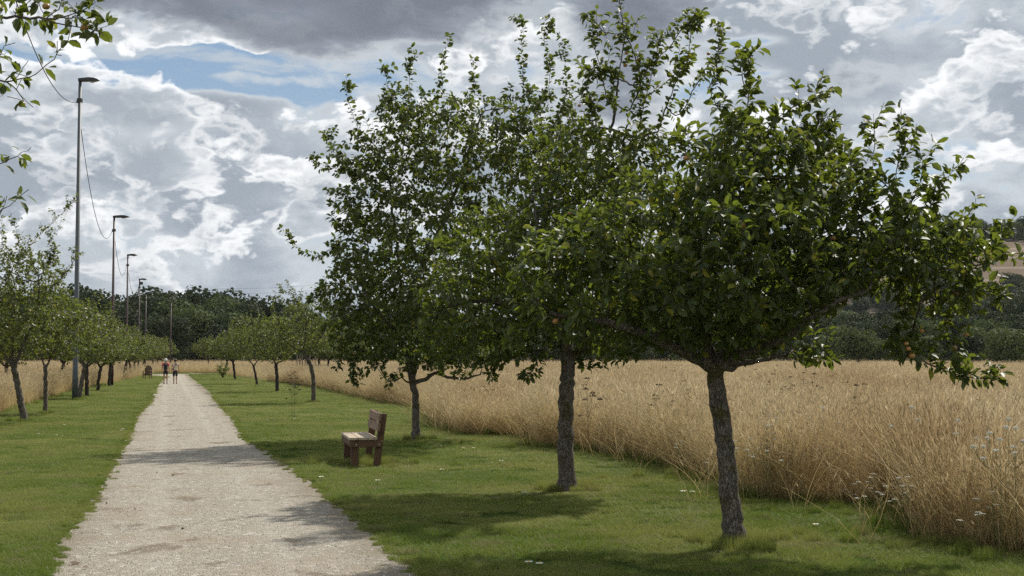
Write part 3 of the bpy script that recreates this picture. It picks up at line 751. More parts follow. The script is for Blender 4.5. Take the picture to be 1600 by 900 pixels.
gprot = [blades_mesh('grass_patch', np.random.default_rng(200+k), 620, .20, .022, .062, .0042, .5, M['grass'], square=True, tilt=.55) for k in range(4)]
scatter('lawn_grass', np.stack([pl[:, 0], pl[:, 1], z], 1), rot, np.stack([sxy, sxy, szz], 1), gprot, 'short green mown grass either side of the gravel path', 'grass')

# tall dry grass
parts = []
for (y0, y1, de, s) in ((9, 24, 26, 1.0), (24, 45, 14, 1.15), (45, 90, 5, 1.6), (90, 170, 1.8, 2.4), (170, 340, .55, 4.2)):
    P = cone_points(y0, y1, de, 4, rng=grg); ok = pip(P, field_r) | pip(P, field_l) | pip(P, field_b) | pip(P, field_b2)
    parts.append((P[ok], s))
ed = np.array(jag(fr[:26], .10, .05, grg)+jag(fr[:26], .14, .12, grg)+jag(fl, .25, .1, grg)); parts.append((ed[ed[:, 1] < 100], .75))
pf = np.concatenate([a for a, s in parts]); sc = np.concatenate([np.full(len(a), s) for a, s in parts])
hn = np.array([mnz.noise(Vector((p[0]*.35, p[1]*.35, 8.1)))*1.0+.5*mnz.noise(Vector((p[0]*1.6, p[1]*1.6, 2.1))) for p in pf])
hz = .88+.34*hn+grg.normal(size=len(pf))*.11
rot = np.stack([grg.normal(size=len(pf))*.10+.0, grg.normal(size=len(pf))*.10, grg.uniform(0, 6.28, len(pf))], 1)
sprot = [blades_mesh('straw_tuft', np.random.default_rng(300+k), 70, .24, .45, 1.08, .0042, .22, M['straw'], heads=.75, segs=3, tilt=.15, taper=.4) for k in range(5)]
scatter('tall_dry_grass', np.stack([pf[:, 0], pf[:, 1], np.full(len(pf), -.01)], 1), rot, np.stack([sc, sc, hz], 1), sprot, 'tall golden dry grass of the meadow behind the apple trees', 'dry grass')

# loose bent stalks leaning out of the meadow edge
ls = np.array(jag(fr[:24], .07, .0, grg)+jag(fl, .4, .0, grg)); ls = ls[(ls[:, 1] > 8) & (ls[:, 1] < 75)]; ls = ls+grg.normal(size=ls.shape)*.32
q_ = cone_points(10, 70, 1.2, 2, rng=grg); q_ = q_[pip(q_, field_r) | pip(q_, field_l)]; ls = np.concatenate([ls, q_])
lprot = [blades_mesh('bent_stalks', np.random.default_rng(350+k), 7, .16, .35, 1.25, .0045, .7, M['straw'], heads=.9, segs=5, tilt=.38, taper=.4) for k in range(5)]
scatter('loose_dry_stalks', np.stack([ls[:, 0], ls[:, 1], np.full(len(ls), 0.)], 1), np.stack([np.zeros(len(ls)), np.zeros(len(ls)), grg.uniform(0, 6.28, len(ls))], 1), np.repeat(grg.uniform(.7, 1.1, (len(ls), 1)), 3, 1), lprot, 'loose bent stalks leaning out of the dry meadow edge', 'dry grass')

# gravel stones on the path
P = cone_points(8.5, 26, 260, 1, rng=grg); P = P[pip(P, path_poly)]
keep = grg.random(len(P)) < np.clip((26-P[:, 1])/14, .12, 1); P = P[keep]
st = []
M['stone'] = mat('gravel_stone', lambda nt, b: nt.put(b.inputs['Base Color'], nt.ramp(nt.noise(nt.geo(), 40, 2, .5), [(.3, (.22,.19,.15)), (.5, (.50,.46,.40)), (.7, (.68,.65,.60))])), rough=.9)
for k in range(5):
    rg = np.random.default_rng(400+k); V, Q = sphere_vf((0, 0, 0), 1.0, 7, 5); V = np.array(V); V *= 1+rg.normal(size=(len(V), 1))*.16; V[:, 2] *= .6
    st.append(fmesh('stone', V, Q, M['stone'], False))
s1 = .0035+.0065*grg.random(len(P))**3
scatter('loose_gravel', np.stack([P[:, 0], P[:, 1], np.full(len(P), .009)], 1), grg.uniform(0, 6.28, (len(P), 3))*np.array([.1, .1, 1]), np.stack([s1, s1*grg.uniform(.6, 1.2, len(P)), s1], 1), st, 'loose pale stones lying on the gravel path', 'gravel')
#@@STUFF2
# ------------------------------------------------------------------ hill and woods
def sst(x, a, b): t = np.clip((x-a)/(b-a), 0, 1); return t*t*(3-2*t)
def hill_h(x, y):
    r = 71*sst(x, -90, 300)*sst(y, 400, 760)*(1+.12*np.sin(x*.011+1)+.05*np.sin(x*.03))
    return r
xs = np.linspace(-300, 900, 90); ys = np.linspace(385, 1300, 60); X, Yg = np.meshgrid(xs, ys); Z = hill_h(X, Yg)-.3
V = np.stack([X.ravel(), Yg.ravel(), Z.ravel()], 1); nx = len(xs)
Q = [(j*nx+i, j*nx+i+1, (j+1)*nx+i+1, (j+1)*nx+i) for j in range(len(ys)-1) for i in range(nx-1)]
def hill_fn(nt, b):
    p = nt.geo(); x = nt.xyz(p); l = nt.m('SINE', nt.m('ADD', nt.m('MULTIPLY', x[1], .22), nt.m('MULTIPLY', x[0], .12)))
    n = nt.noise(p, .02, 4, .6); c = nt.mix(nt.ss(n, .4, .6), (.16,.125,.095), (.20,.16,.12)); c = nt.mix(nt.m('MULTIPLY', nt.ss(l, .75, 1.0), .5), c, (.30,.26,.21)); nt.put(b.inputs['Base Color'], c); b.inputs['Roughness'].default_value = 1; b.inputs['Specular IOR Level'].default_value = 0
tag(link('hill', fmesh('hill', V, Q, mat('stubble', hill_fn))), kind='structure')

def wood_crown(seed, h, w, n=2600, card=.5, conifer=False, z0=.12):
    rg = np.random.default_rng(seed); P = []; Nn = []
    lobes = 16
    for k in range(lobes):
        t = rg.random(); zc = h*(z0+.08+t*(.78-z0)); rad = w*(.36-.14*t) if not conifer else w*(.35*(1-t)+.06)
        ph = rg.uniform(0, 6.28); rr = w*.5*(math.sin(math.pi*min(1, (.25+.75*(1-t))))*.4+.18)*rg.uniform(.6, 1.2)
        if conifer: rr *= (1-t)
        c = np.array([rr*math.cos(ph), rr*math.sin(ph), zc]); m = n//lobes
        v = rg.normal(size=(m, 3)); v /= np.linalg.norm(v, axis=1, keepdims=True); P.append(c+v*rad*np.array([1, 1, .8])*rg.uniform(.75, 1.08, (m, 1))); Nn.append(v)
    P = np.concatenate(P); Nn = np.concatenate(Nn)+rg.normal(size=(len(P), 3))*.5
    D = np.cross(Nn, rg.normal(size=P.shape)); S = card*rg.uniform(.5, 1.4, len(P))
    Nn /= np.linalg.norm(Nn, axis=1, keepdims=True); D /= np.linalg.norm(D, axis=1, keepdims=True); B = np.cross(Nn, D)
    T = LT; V = P[:, None]+S[:, None, None]*((T[:, 0:1][None]-.5)*D[:, None]+T[:, 1:2][None]*1.6*B[:, None]+T[:, 2:3][None]*2*Nn[:, None])
    Q = (LQ[None]+8*np.arange(len(P))[:, None, None]).reshape(-1, 4)
    return V.reshape(-1, 3), Q, np.repeat(rg.random(len(P)), 8)
def wood_proto(seed, h, w, matl, **k):
    V, Q, r = wood_crown(seed, h, w, **k); return fmesh('wood_tree', V, Q, matl, True, {'rnd': ('FLOAT', r)})
wp = [wood_proto(500, 1*15, 11, M['leaf_w'], n=3000, card=.62), wood_proto(501, 15, 9, M['leaf_w'], n=2600, card=.6), wood_proto(502, 15, 12, M['leaf_w'], n=3200, card=.65), wood_proto(503, 15, 7, M['leaf_w'], n=2400, card=.55, conifer=True), wood_proto(504, 15, 12, M['leaf_w2'], n=3200, card=.6)]
wr = np.random.default_rng(77); W = []
def wood_top(px):
    return float(np.interp(px, [-100, 0, 80, 140, 190, 250, 280, 300, 350, 400, 420, 470, 520, 600, 800, 1000, 1200, 1350, 1480, 1600, 1750], [445, 445, 440, 445, 447, 448, 440, 448, 450, 458, 470, 478, 470, 470, 490, 500, 495, 480, 470, 455, 450]))
for row, Y in enumerate((262, 272, 284, 298, 314)):
    x = -130.0
    while x < 140:
        Yj = Y+wr.uniform(-5, 5); px = 800+x/Yj*F
        ht = (560-wood_top(px))/F*Yj+CH
        s = ht/15*(.62 if row == 0 else (.82 if row < 3 else 1.0))*wr.uniform(.82, 1.08)
        W.append((x, Yj, 0, s*wr.uniform(.9, 1.3), s)); x += wr.uniform(3.5, 6.5)
for k in range(1900):   # woods on the slope
    y = wr.uniform(395, 900); x = wr.uniform(-60, .42*y+30); px = 800+x/y*F
    z = float(hill_h(x, y)); pz = 560-(z-CH)/y*F
    stub = (px > 1532-(pz-385)*.35) and (388 < pz < 452)
    if px > 1400 and y < 690 and stub: continue
    if y > 690 or px < 1530 or not (380 < pz < 455):
        s = wr.uniform(.6, .95)*(.95 if y > 690 else .8); W.append((x, y, z-1, s*1.25, s))
W = np.array(W)
scatter('woodland', W[:, :3], np.stack([np.zeros(len(W)), np.zeros(len(W)), wr.uniform(0, 6.28, len(W))], 1), np.stack([W[:, 3], W[:, 3], W[:, 4]], 1), wp, 'dark green woodland along the far edge of the meadow', 'woodland')
# separate trees standing in front of the wood at right
def edge_tree(px, Y, h, w, seed, matl, label):
    x = (px-800)/F*Y; o = empty('tree', (x, Y, 0)); tag(o, label, 'tree', 'trees in front of the far wood')
    b = MB(); b.tube([(0,0,-.1),(.1,0,h*.25),(0,.1,h*.6)], [.22,.17,.08], 7); rg = random.Random(seed)
    for k in range(5):
        a = rg.uniform(0, 6.28); b.tube([(0,0,h*.3+k*.1),(math.cos(a)*w*.2, math.sin(a)*w*.2, h*.5),(math.cos(a)*w*.32, math.sin(a)*w*.32, h*.68)], [.09,.06,.03], 5)
    b.build('trunk', M['bark_far'], o, True)
    V, Q, r = wood_crown(seed, h, w, n=2600, card=.42, z0=.20); link('crown', fmesh('crown', V, Q, matl, True, {'rnd': ('FLOAT', r)}), o)
edge_tree(1340, 205, 6.3, 5.6, 601, M['leaf_w2'], 'pale round tree alone in front of the wood, right of the nearest trunk')
edge_tree(1443, 212, 5.2, 4.6, 602, M['leaf_w2'], 'small tree in front of the wood above the hanging apple branch')
edge_tree(1513, 215, 5.5, 5.0, 603, M['leaf_w'], 'dark small tree in front of the wood right of the hanging branch')
edge_tree(1255, 210, 4.4, 4.0, 604, M['leaf_w2'], 'smallest pale tree at the wood edge beside the nearest apple trunk')
edge_tree(1572, 205, 6.0, 7.0, 605, M['leaf_w2'], 'broad pale green tree at the right edge of the far meadow')

# ------------------------------------------------------------------ lamp posts and cables
def noisy(c0, c1, sc=3, rough=.5, metal=0.0):
    return mat('paint', lambda nt, b: nt.put(b.inputs['Base Color'], nt.mix(nt.noise(nt.obj(), sc, 5, .6), c0, c1)), rough=rough, metal=metal)
M['steel'] = noisy((.055,.066,.076), (.095,.11,.12), 4, .55, .1); M['red'] = noisy((.028,.006,.008), (.045,.010,.010), 4, .5); M['black'] = noisy((.015,.018,.018), (.03,.032,.032), 5, .4)
M['cable'] = mat('cable', col=(.03,.03,.035), rough=.6)
def lamp(px, py, top, r0, r1, m, label, headlen=.78, attach=None, box=False):
    b = G(px, py); Y = b[1]; h = AT(px, top, Y)[2]; o = empty('street_lamp', b); tag(o, label, 'street lamp', 'street lamps beside the path')
    t = MB(); t.tube([(0,0,-.1),(0,0,1.2),(0,0,1.25),(0,0,h)], [r0, r0*.97, r0*.9, r1], 14); t.build('post', m, o, True)
    p = MB(); p.box((0,0,.012), (.3,.3,.02)); p.build('base_plate', m, o)
    p = MB(); p.box((r0*1.01,-.0,.75), (.012,.09,.34)); p.build('service_door', m, o)
    L = headlen; prof = [(-.06,h-.09),(-.06,h+.03),(.10,h+.05),(L*.45,h+.075),(L*.7,h+.06),(L*.9,h+.01),(L,h-.045),(L*.85,h-.075),(L*.62,h-.10),(L*.42,h-.085)]
    q = MB(); q.prism(prof, -.11, .11)
    hd = q.build('lamp_head', M['black'], o); bv = hd.modifiers.new('b', 'BEVEL'); bv.width = .02; bv.segments = 2
    g = MB(); g.prism([(L*.45,h-.086),(L*.62,h-.101),(L*.8,h-.083),(L*.62,h-.13),(L*.5,h-.115)], -.085, .085); g.build('lamp_glass', M['glassy'], hd)
    c = MB(); c.box((-.0,0,h-.85), (r1*2+.06, r1*2+.05, .16)); c.box((-r1-.05,0,h-.9), (.05,.05,.09)); c.build('clamp', M['black'], o)
    if box: c = MB(); c.box((.16,0,h-.42), (.34,.2,.3), bev=.04); c.tube([(0,0,h-.42),(.1,0,h-.42)], .03, 8); c.build('projector', M['black'], o)
    return b, h
M['glassy'] = mat('lamp_glass', col=(.25,.27,.28), rough=.2)
lamps = [lamp(117,626,124,.115,.062,M['steel'],'tall grey steel street lamp, nearest of the row of lamps'),
    lamp(174.5,603,338,.10,.06,M['red'],'dark red street lamp next after the grey one',.95),
    lamp(197,592,398,.10,.06,M['red'],'second dark red street lamp along the left row'),
    lamp(216,586,436,.095,.06,M['red'],'dark red street lamp with a box hung below its head',.75,box=True),
    lamp(226.5,582.5,457,.09,.06,M['red'],'thin far dark red lamp behind the one with a hanging box'),
    lamp(266,579,470,.10,.06,M['red'],'farthest dark red lamp directly behind the two walkers')]
def cable(a, b, sag, label, n=40):
    a = np.array(a); b = np.array(b); P = []
    for i in range(n+1):
        t = i/n; p = a+(b-a)*t; p[2] -= sag*4*t*(1-t); P.append(p)
    base = a.copy(); o = MB(); o.tube([p-base for p in P], .014, 6); ob = o.build('cable', M['cable'], None, True, loc=tuple(base)); tag(ob, label, 'cable', 'cables sagging between the lamps')
att = [np.array([b[0], b[1], h-.9]) for b, h in lamps]
l0 = np.array([-10.4, 25.5, 11.6])
cable(l0+np.array([0,0,.2]), att[0]+np.array([-.11,0,0]), 1.5, 'cable drooping from the top left corner down to the grey lamp post')
cable(att[0]+np.array([.07,0,-1.1]), att[1]+np.array([-.11,0,0]), 1.9, 'cable sagging from the grey lamp to the first dark red lamp')
cable(att[1]+np.array([.07,0,-.6]), att[2]+np.array([-.11,0,0]), 1.4, 'cable sagging between the first and second dark red lamps')
cable(att[2]+np.array([.07,0,-.6]), att[3]+np.array([-.11,0,0]), 1.4, 'cable sagging from the second dark red lamp to the one with the box')
# overhead wires far away behind the row
for k, z in enumerate((0, 3.0)):
    P = [AT(px, py-(k*8), 330) for px, py in ((330,460),(420,458),(520,452),(640,440),(900,400))]
    o = MB(); b0 = P[0].copy(); o.tube([p-b0 for p in P], .02, 5)
    tag(o.build('power_line', M['cable'], None, True, loc=tuple(b0)), ('lower' if k == 0 else 'upper')+' of two thin power lines crossing the sky above the far wood', 'power line', 'far power lines')

# ------------------------------------------------------------------ stakes in the field
M['stake'] = noisy((.13,.10,.07), (.22,.18,.13), 8, .85)
for px, py in ((464,589),(468,588),(472,590),(476.5,588),(480,590),(484,589),(492,587)):
    p = G(px, py); o = MB(); h = 1.95+random.uniform(-.1, .15); o.tube([(0,0,-.1),(random.uniform(-.04,.04),0,h*.5),(random.uniform(-.04,.04),0,h),(0,0,h+.06)], [.055,.052,.05,.02], 8)
    tag(o.build('stake', M['stake'], None, True, loc=tuple(p)), 'upright brown wooden stake in the group of stakes standing in the dry field', 'stake', 'stakes in the dry field')

# ------------------------------------------------------------------ bench
def wood_fn(c0, c1):
    def fn(nt, b):
        p = nt.obj(); g = nt.noise(nt.vm('MULTIPLY', p, (14, 1.4, 14)), 5, 5, .6, .4); n = nt.noise(p, 5, 3, .5)
        c = nt.mix(nt.ss(g, .35, .68), c0, c1); c = nt.mix(nt.ss(n, .5, .75), c, tuple(x*.6 for x in c0)); nt.put(b.inputs['Base Color'], c)
        b.inputs['Roughness'].default_value = .55; b.inputs['Specular IOR Level'].default_value = .4; nt.put(b.inputs['Normal'], nt.bump(g, .35, .004))
    return fn
M['bwood'] = mat('bench_wood', wood_fn((.075,.038,.019), (.15,.078,.040))); M['bwood2'] = mat('bench_boards', wood_fn((.15,.088,.052), (.26,.17,.11))); M['bseat_sunlit'] = mat('bench_seat_boards_sunlit', wood_fn((.34,.26,.18), (.54,.45,.34)))  # seat boards are paler: sunlight on the seat top is put into their colour
M['bolt'] = mat('bolt', col=(.35,.34,.32), rough=.4, metal=.8)
def bench():
    nb = G(572, 732); o = empty('bench', nb, R(11.5)); tag(o, 'brown wooden bench with plank seat facing the path, in front of the thin trunked tree', 'bench')
    L = 1.55   # local x: + away from path (back), y: length away from camera
    for i, xx in enumerate((-.19,-.045,.10)):
        m = MB(); m.box((xx, L/2, .445), (.138, L, .042), bev=.006); m.build('seat_board', M['bseat_sunlit'], o)
    for yy in (.10, L-.10):
        m = MB(); m.box((-.165, yy, .20), (.115, .085, .45), bev=.008); m.build('leg', M['bwood'], o)
    for yy in (.10, L-.10):   # leaning rear post that carries the back
        m = MB(); rot = Vector((0,0,1)).rotation_difference(Vector((.13, 0, 1))).to_euler()
        m.box((.215, yy, .40), (.105, .085, .86), rot=rot, bev=.008); m.build('post', M['bwood'], o)
    for yy in (.035, L-.035):
        m = MB(); m.box((.0, yy, .365), (.50, .045, .10), bev=.006); r_ = m.build('side_rail', M['bwood'], o)
        for bx in (-.15, .20):
            k = MB(); s_ = -1 if yy < .5 else 1; k.tube([(bx, yy+s_*.02, .36),(bx, yy+s_*.032, .36)], .014, 10); k.build('bolt', M['bolt'], r_)
    rot = Vector((0,0,1)).rotation_difference(Vector((.13, 0, 1))).to_euler()
    for zz in (.615, .765):
        m = MB(); m.box((.165+.13*(zz-.40), L/2, zz), (.04, L, .128), rot=rot, bev=.006); m.build('back_board', M['bwood2'], o)
    m = MB(); m.box((-.23, L/2, .375), (.035, L-.16, .09), bev=.005); m.build('front_apron', M['bwood'], o)
bench()
def seat_far():
    p = G(229, 592.5); o = empty('wooden_seat', p, R(-8)); tag(o, 'small wooden seat with a tall arched plank back, on the grass left of the walkers', 'seat')
    w = .62
    m = MB(); prof = [(-.24,.30),(.24,.30),(.24,.98),(.15,1.08),(0,1.12),(-.15,1.08),(-.24,.98)]; m.prism(prof, .36, .40); m.build('backrest', M['bwood2'], o)
    m = MB(); m.box((0,.14,.42), (.56,.48,.04), bev=.006); m.build('seat', M['bwood2'], o)
    for x in (-.27, .27):
        for y in (-.06, .36):
            m = MB(); m.box((x, y, .33 if y < 0 else .45), (.06,.06,.66 if y < 0 else .9), bev=.006); m.build('leg', M['bwood'], o)
        m = MB(); m.box((x, .14, .67), (.08,.52,.03), bev=.005); m.build('armrest', M['bwood2'], o)
    m = MB(); m.box((0,-.07,.36), (.48,.03,.08)); m.build('front_apron', M['bwood'], o)
seat_far()

# ------------------------------------------------------------------ people
def skin_obj(name, chains, matl, parent, sub=1):
    """chains: list of [(pos, r)...]; first point of later chains may repeat an existing one to branch"""
    V = []; E = []; Rr = []; key = {}
    def idx(p, r):
        k = tuple(round(c, 4) for c in p)
        if k not in key: key[k] = len(V); V.append(p); Rr.append(r)
        return key[k]
    for ch in chains:
        pr = None
        for p, r in ch:
            i = idx(p, r)
            if pr is not None and pr != i: E.append((pr, i))
            pr = i
    me = bpy.data.meshes.new(name); me.from_pydata(V, E, []); me.materials.append(matl)
    o = link(name, me, parent); o.modifiers.new('skin', 'SKIN'); ly = me.skin_vertices[0] if me.skin_vertices else None
    if ly is None:
        bpy.context.view_layer.objects.active = o; bpy.ops.mesh.customdata_skin_add(); ly = me.skin_vertices[0]
    for i, r in enumerate(Rr):
        r = r if hasattr(r, '__len__') else (r, r); ly.data[i].radius = r
        ly.data[i].use_root = (i == 0)
    o.modifiers['skin'].use_smooth_shade = True
    s = o.modifiers.new('sub', 'SUBSURF'); s.levels = sub; s.render_levels = sub
    return o
def person(px, py, H, rz, shirt, shorts, skin, hair, hat, label, stride, sock=None, sleeveless=False):
    b = G(px, py, .008); o = empty('person', b, rz); tag(o, label, 'person'); s = H/1.7
    P = lambda x, y, z: (x*s, y*s, z*s)
    f = stride  # +y is the walking direction (away)
    hipz = .90
    ch = [[(P(0,0,.92), (.125*s,.095*s)), (P(0,0,1.05), (.115*s,.085*s)), (P(0,.01,1.22), (.13*s,.09*s)), (P(0,.01,1.38), (.145*s,.085*s)), (P(0,.01,1.46), (.06*s,.055*s)), (P(0,.02,1.52), (.045*s,.045*s)), (P(0,.03,1.60), (.072*s,.085*s)), (P(0,.03,1.67), (.055*s,.065*s))]]
    legs = {}
    for sd in (-1, 1):
        st = f*sd; hip = (P(sd*.09, 0, .84), .085*s); knee = (P(sd*.095, .09*st+.02, .48), .055*s); ank = (P(sd*.095, .20*st-.02, .09 if st > 0 else .12), .035*s); heel = (P(sd*.095, .20*st-.02, .045), .038*s); toe = (P(sd*.10, .20*st+.16, .035), .034*s)
        ch.append([ch[0][0], hip, knee, (P(sd*.095, .16*st, .30), .052*s), ank, heel, toe]); legs[sd] = (hip, knee, ank, heel, toe)
        sh = (P(sd*.175, .01, 1.39), .055*s); el = (P(sd*.235, -.07*st-.02, 1.12), .038*s); wr_ = (P(sd*.245, -.12*st+.05, .90), .026*s); pm = (P(sd*.243, -.13*st+.07, .83), (.018*s,.035*s))
        ch.append([ch[0][3], sh, el, wr_, pm])
        for k in range(4):
            fy = -.13*st+.07+(k-1.5)*.018; q = P(sd*.243, fy, .83); L_ = (.060,.072,.068,.052)[k]
            ch.append([pm, (P(sd*.243, fy, .80), .009*s), (P(sd*.238, fy, .80-L_*.5), .008*s), (P(sd*.228, fy-.004, .80-L_), .0065*s)])
        ch.append([pm, (P(sd*.23, -.13*st+.11, .82), .009*s), (P(sd*.225, -.13*st+.125, .785), .008*s)])
        legs[sd] += (sh, el)
    skin_obj('body', ch, skin, o)
    sp = [[(P(0,0,.90), (.150*s,.115*s)), (P(0,0,1.05), (.140*s,.105*s)), (P(0,.01,1.22), (.150*s,.105*s)), (P(0,.01,1.38), (.165*s,.10*s)), (P(0,.01,1.445), (.09*s,.07*s))]]
    for sd in (-1, 1):
        sh, el = legs[sd][5], legs[sd][6]; a = np.array(sh[0]); c = np.array(el[0]); t = .12 if sleeveless else .62
        sp.append([sp[0][3], (sh[0], .066*s), (tuple(a+(c-a)*t), .060*s)])
    skin_obj('shirt', sp, shirt, o)
    sp = [[(P(0,0,.97), (.140*s,.108*s)), (P(0,0,.88), (.150*s,.115*s))]]
    for sd in (-1, 1):
        h, k = np.array(legs[sd][0][0]), np.array(legs[sd][1][0]); sp.append([sp[0][1], (tuple(h+(k-h)*.15), .105*s), (tuple(h+(k-h)*(.62 if not sock else .95)), .082*s)])
    skin_obj('shorts', sp, shorts, o)
    for sd in (-1, 1):
        hl, te = legs[sd][3], legs[sd][4]; skin_obj('shoe', [[(tuple(np.array(hl[0])+[0,-.02,.03]), .045*s), (hl[0], .05*s), (te[0], .043*s)]], M['shoe'], o)
    if hat:
        m = MB(); m.tube([P(0,.03,1.60), P(0,.03,1.645), P(0,.03,1.71), P(0,.03,1.745), P(0,.03,1.755)], [(.150*s,.150*s), (.105*s,.105*s), (.10*s,.10*s), (.07*s,.07*s), (.01*s,.01*s)], 16); m.build('hat', hat, o, True)
    V, Q = sphere_vf(P(0,.015,1.635), .098*s, 14, 10, 1.12); link('hair', fmesh('hair', V, Q, hair), o)
    for sd in (-1, 1):
        V, Q = sphere_vf(P(sd*.088, .035, 1.60), .02*s, 8, 6, 1.4); link('ear', fmesh('ear', V, Q, skin), o)
    V, Q = sphere_vf(P(0, .125, 1.59), .016*s, 8, 6, 1.3); link('nose', fmesh('nose', V, Q, skin), o)
    return o
skinm = mat('skin', col=(.42,.24,.16), rough=.6); M['shoe'] = mat('shoe', col=(.02,.02,.022), rough=.6)
red = noisy((.60,.04,.11), (.66,.06,.15), 6, .8); blk = noisy((.012,.012,.015), (.02,.02,.024), 6, .8); tan = noisy((.60,.53,.42), (.66,.60,.49), 6, .85); wht = noisy((.75,.74,.72), (.82,.81,.78), 6, .8)
hair1 = mat('hair_dark', col=(.015,.012,.01), rough=.5); hair2 = mat('hair_grey', col=(.3,.27,.24), rough=.6)
walk_r = R(13.6)
pA = person(258.5,600,1.60,walk_r,red,blk,skinm,hair2,wht,'walker in pink shirt, black shorts and white hat seen from behind',.45)
pB = person(273.5,599.6,1.58,walk_r,tan,blk,skinm,hair1,None,'dark haired walker in sleeveless beige top and dark knee length trousers',-.5,sock=True,sleeveless=True)
def carried(name, build, label, cat, base, rz=walk_r):
    o = build(); o.location = base; o.rotation_euler = (0, 0, rz); tag(o, label, cat); return o
def backpack():
    o = empty('backpack', (0,0,0)); s = 1.6/1.7
    m = MB(); m.box((0,-.185*s,1.17*s), (.27*s,.15*s,.42*s), bev=.04); m.build('bag', blk, o)
    m = MB(); m.box((0,-.27*s,1.08*s), (.20*s,.05*s,.18*s), bev=.015); m.build('pocket', blk, o)
    for sd in (-1, 1):
        m = MB(); m.tube([(sd*.09*s,-.12*s,1.36*s),(sd*.10*s,-.04*s,1.475*s),(sd*.10*s,.08*s,1.44*s),(sd*.11*s,.125*s,1.25*s),(sd*.14*s,0*s,1.05*s),(sd*.11*s,-.12*s,1.02*s)], .016, 6); m.build('strap', blk, o, True)
    return o
carried('backpack', backpack, 'small black backpack worn by the walker in pink', 'backpack', pA.location)
def sling():
    o = empty('shoulder_bag', (0,0,0)); s = 1.58/1.7
    m = MB(); m.tube([(.10*s,-.02*s,1.47*s),(.07*s,-.115*s,1.38*s),(-.06*s,-.125*s,1.20*s),(-.16*s,-.06*s,1.04*s),(-.17*s,.03*s,1.0*s)], .016, 6); m.build('strap', blk, o, True)
    m = MB(); m.box((-.10*s,.16*s,1.0*s), (.20*s,.07*s,.16*s), bev=.02); m.build('bag', blk, o)
    return o
carried('shoulder_bag', sling, 'dark strap of a bag slung across the back of the walker in beige', 'bag', pB.location)

# ------------------------------------------------------------------ wild plants
M['umbel'] = mat('umbel', col=(.75,.74,.66), rough=.9); M['dry'] = noisy((.06,.04,.03), (.11,.075,.05), 9, .95); M['gstem'] = mat('green_stem', col=(.14,.15,.05), rough=.8)
def umbel_plant(h, seed, flower_m, stem_m, nu, ur, name, nice):
    rg = random.Random(seed); o = empty(name, (0,0,0)); m = MB(); tops = []
    m.tube([(0,0,0),(.02,0,h*.5),(.03,.01,h)], [.004,.003,.002], 5); tops.append((.03,.01,h))
    for k in range(nu-1):
        a = rg.uniform(0, 6.28); z0 = h*rg.uniform(.35, .75); l = rg.uniform(.10, .22); z1 = min(h*1.02, z0+rg.uniform(.15, .35)); t = (math.cos(a)*l, math.sin(a)*l, z1)
        m.tube([(.02,0,z0),(t[0]*.7, t[1]*.7, (z0+z1)/2),t], [.003,.0025,.002], 4); tops.append(t)
    m.build('stem', stem_m, o, True)
    for t in tops:
        u = MB()
        for k in range(22):
            a = rg.uniform(0, 6.28); r = ur*math.sqrt(rg.random()); c = (t[0]+math.cos(a)*r, t[1]+math.sin(a)*r, t[2]+.03-.5*r+rg.uniform(-.006, .006))
            u.tube([t, c], .0012, 3, False); u.box(c, (.008,.008,.005 if nice else .014))
        u.build('flower_head', flower_m, o)
    return o
cp = umbel_plant(1.0, 1, M['umbel'], M['gstem'], 3, .027, 'wild_carrot', True)
dp = umbel_plant(1.25, 2, M['dry'], M['dry'], 7, .05, 'dry_seed_stalk', False)
cpos = [(1195,668),(1197,640),(1206,652),(1221,645),(1233,655),(1207,672),(1230,668),(1180,685),(1170,698),(1205,688),(1195,700),(1203,706),(1212,712),(1190,718),(1105,718),(1290,640),(1560,690),(1552,680),(1566,671),(1570,658),(1585,672),(1404,748),(1414,747),(1362,742),(1358,754),(1367,770),(1380,772),(1452,753),(1330,768),(1344,762),(1343,782),(1420,772),(1556,770),(1555,790),(1526,802),(990,700),(1065,690),(1150,690),(1420,640),(1500,660)]
first = True
for i, (px, py) in enumerate(cpos):
    fld = [(hh_, np.array([[ray(px, py)[0]*(hh_-CH)/ray(px, py)[2], ray(px, py)[1]*(hh_-CH)/ray(px, py)[2]]])) for hh_ in np.arange(.15, 1.22, .05)]
    okh = [h_ for h_, q_ in fld if pip(q_, field_r)[0] or dist_to(q_, fr)[0] < .6]
    if not okh: continue
    hh = random.choice(okh[-2:])
    # the head (height hh) appears at the given place of the meadow
    r_ = ray(px, py); t_ = (hh-CH)/r_[2]; base = np.array([r_[0]*t_, r_[1]*t_, 0])
    o = cp if first else copy_thing(cp, base, random.uniform(0, 6.28), 1)
    o.location = base; o.scale = (1, 1, hh); first = False
    tag(o, 'white flowering wild carrot among the dry grass at the meadow edge', 'wild flower', 'white wild carrots in the dry grass')
dpos = [(1040,575),(1052,580),(1060,570),(1066,596),(1033,602),(1072,588),(1215,572),(1322,598),(1336,603),(1350,601),(1300,588),(1275,585),(1232,590),(1257,583),(1180,578),(1210,585),(920,592),(915,602),(770,590),(455,575),(460,582),(457,592)]
first = True
for px, py in dpos:
    hh = random.uniform(1.05, 1.35); r_ = ray(px, py); t_ = min((hh-CH)/r_[2] if r_[2] < -.002 else 60, 95); base = np.array([r_[0]*t_, r_[1]*t_, 0])
    o = dp if first else copy_thing(dp, base, random.uniform(0, 6.28), 1)
    o.location = base; o.scale = (1.1, 1.1, hh/1.25); first = False
    tag(o, 'dark brown dried seed stalk standing above the dry meadow grass', 'dry plant', 'dried seed stalks in the meadow')
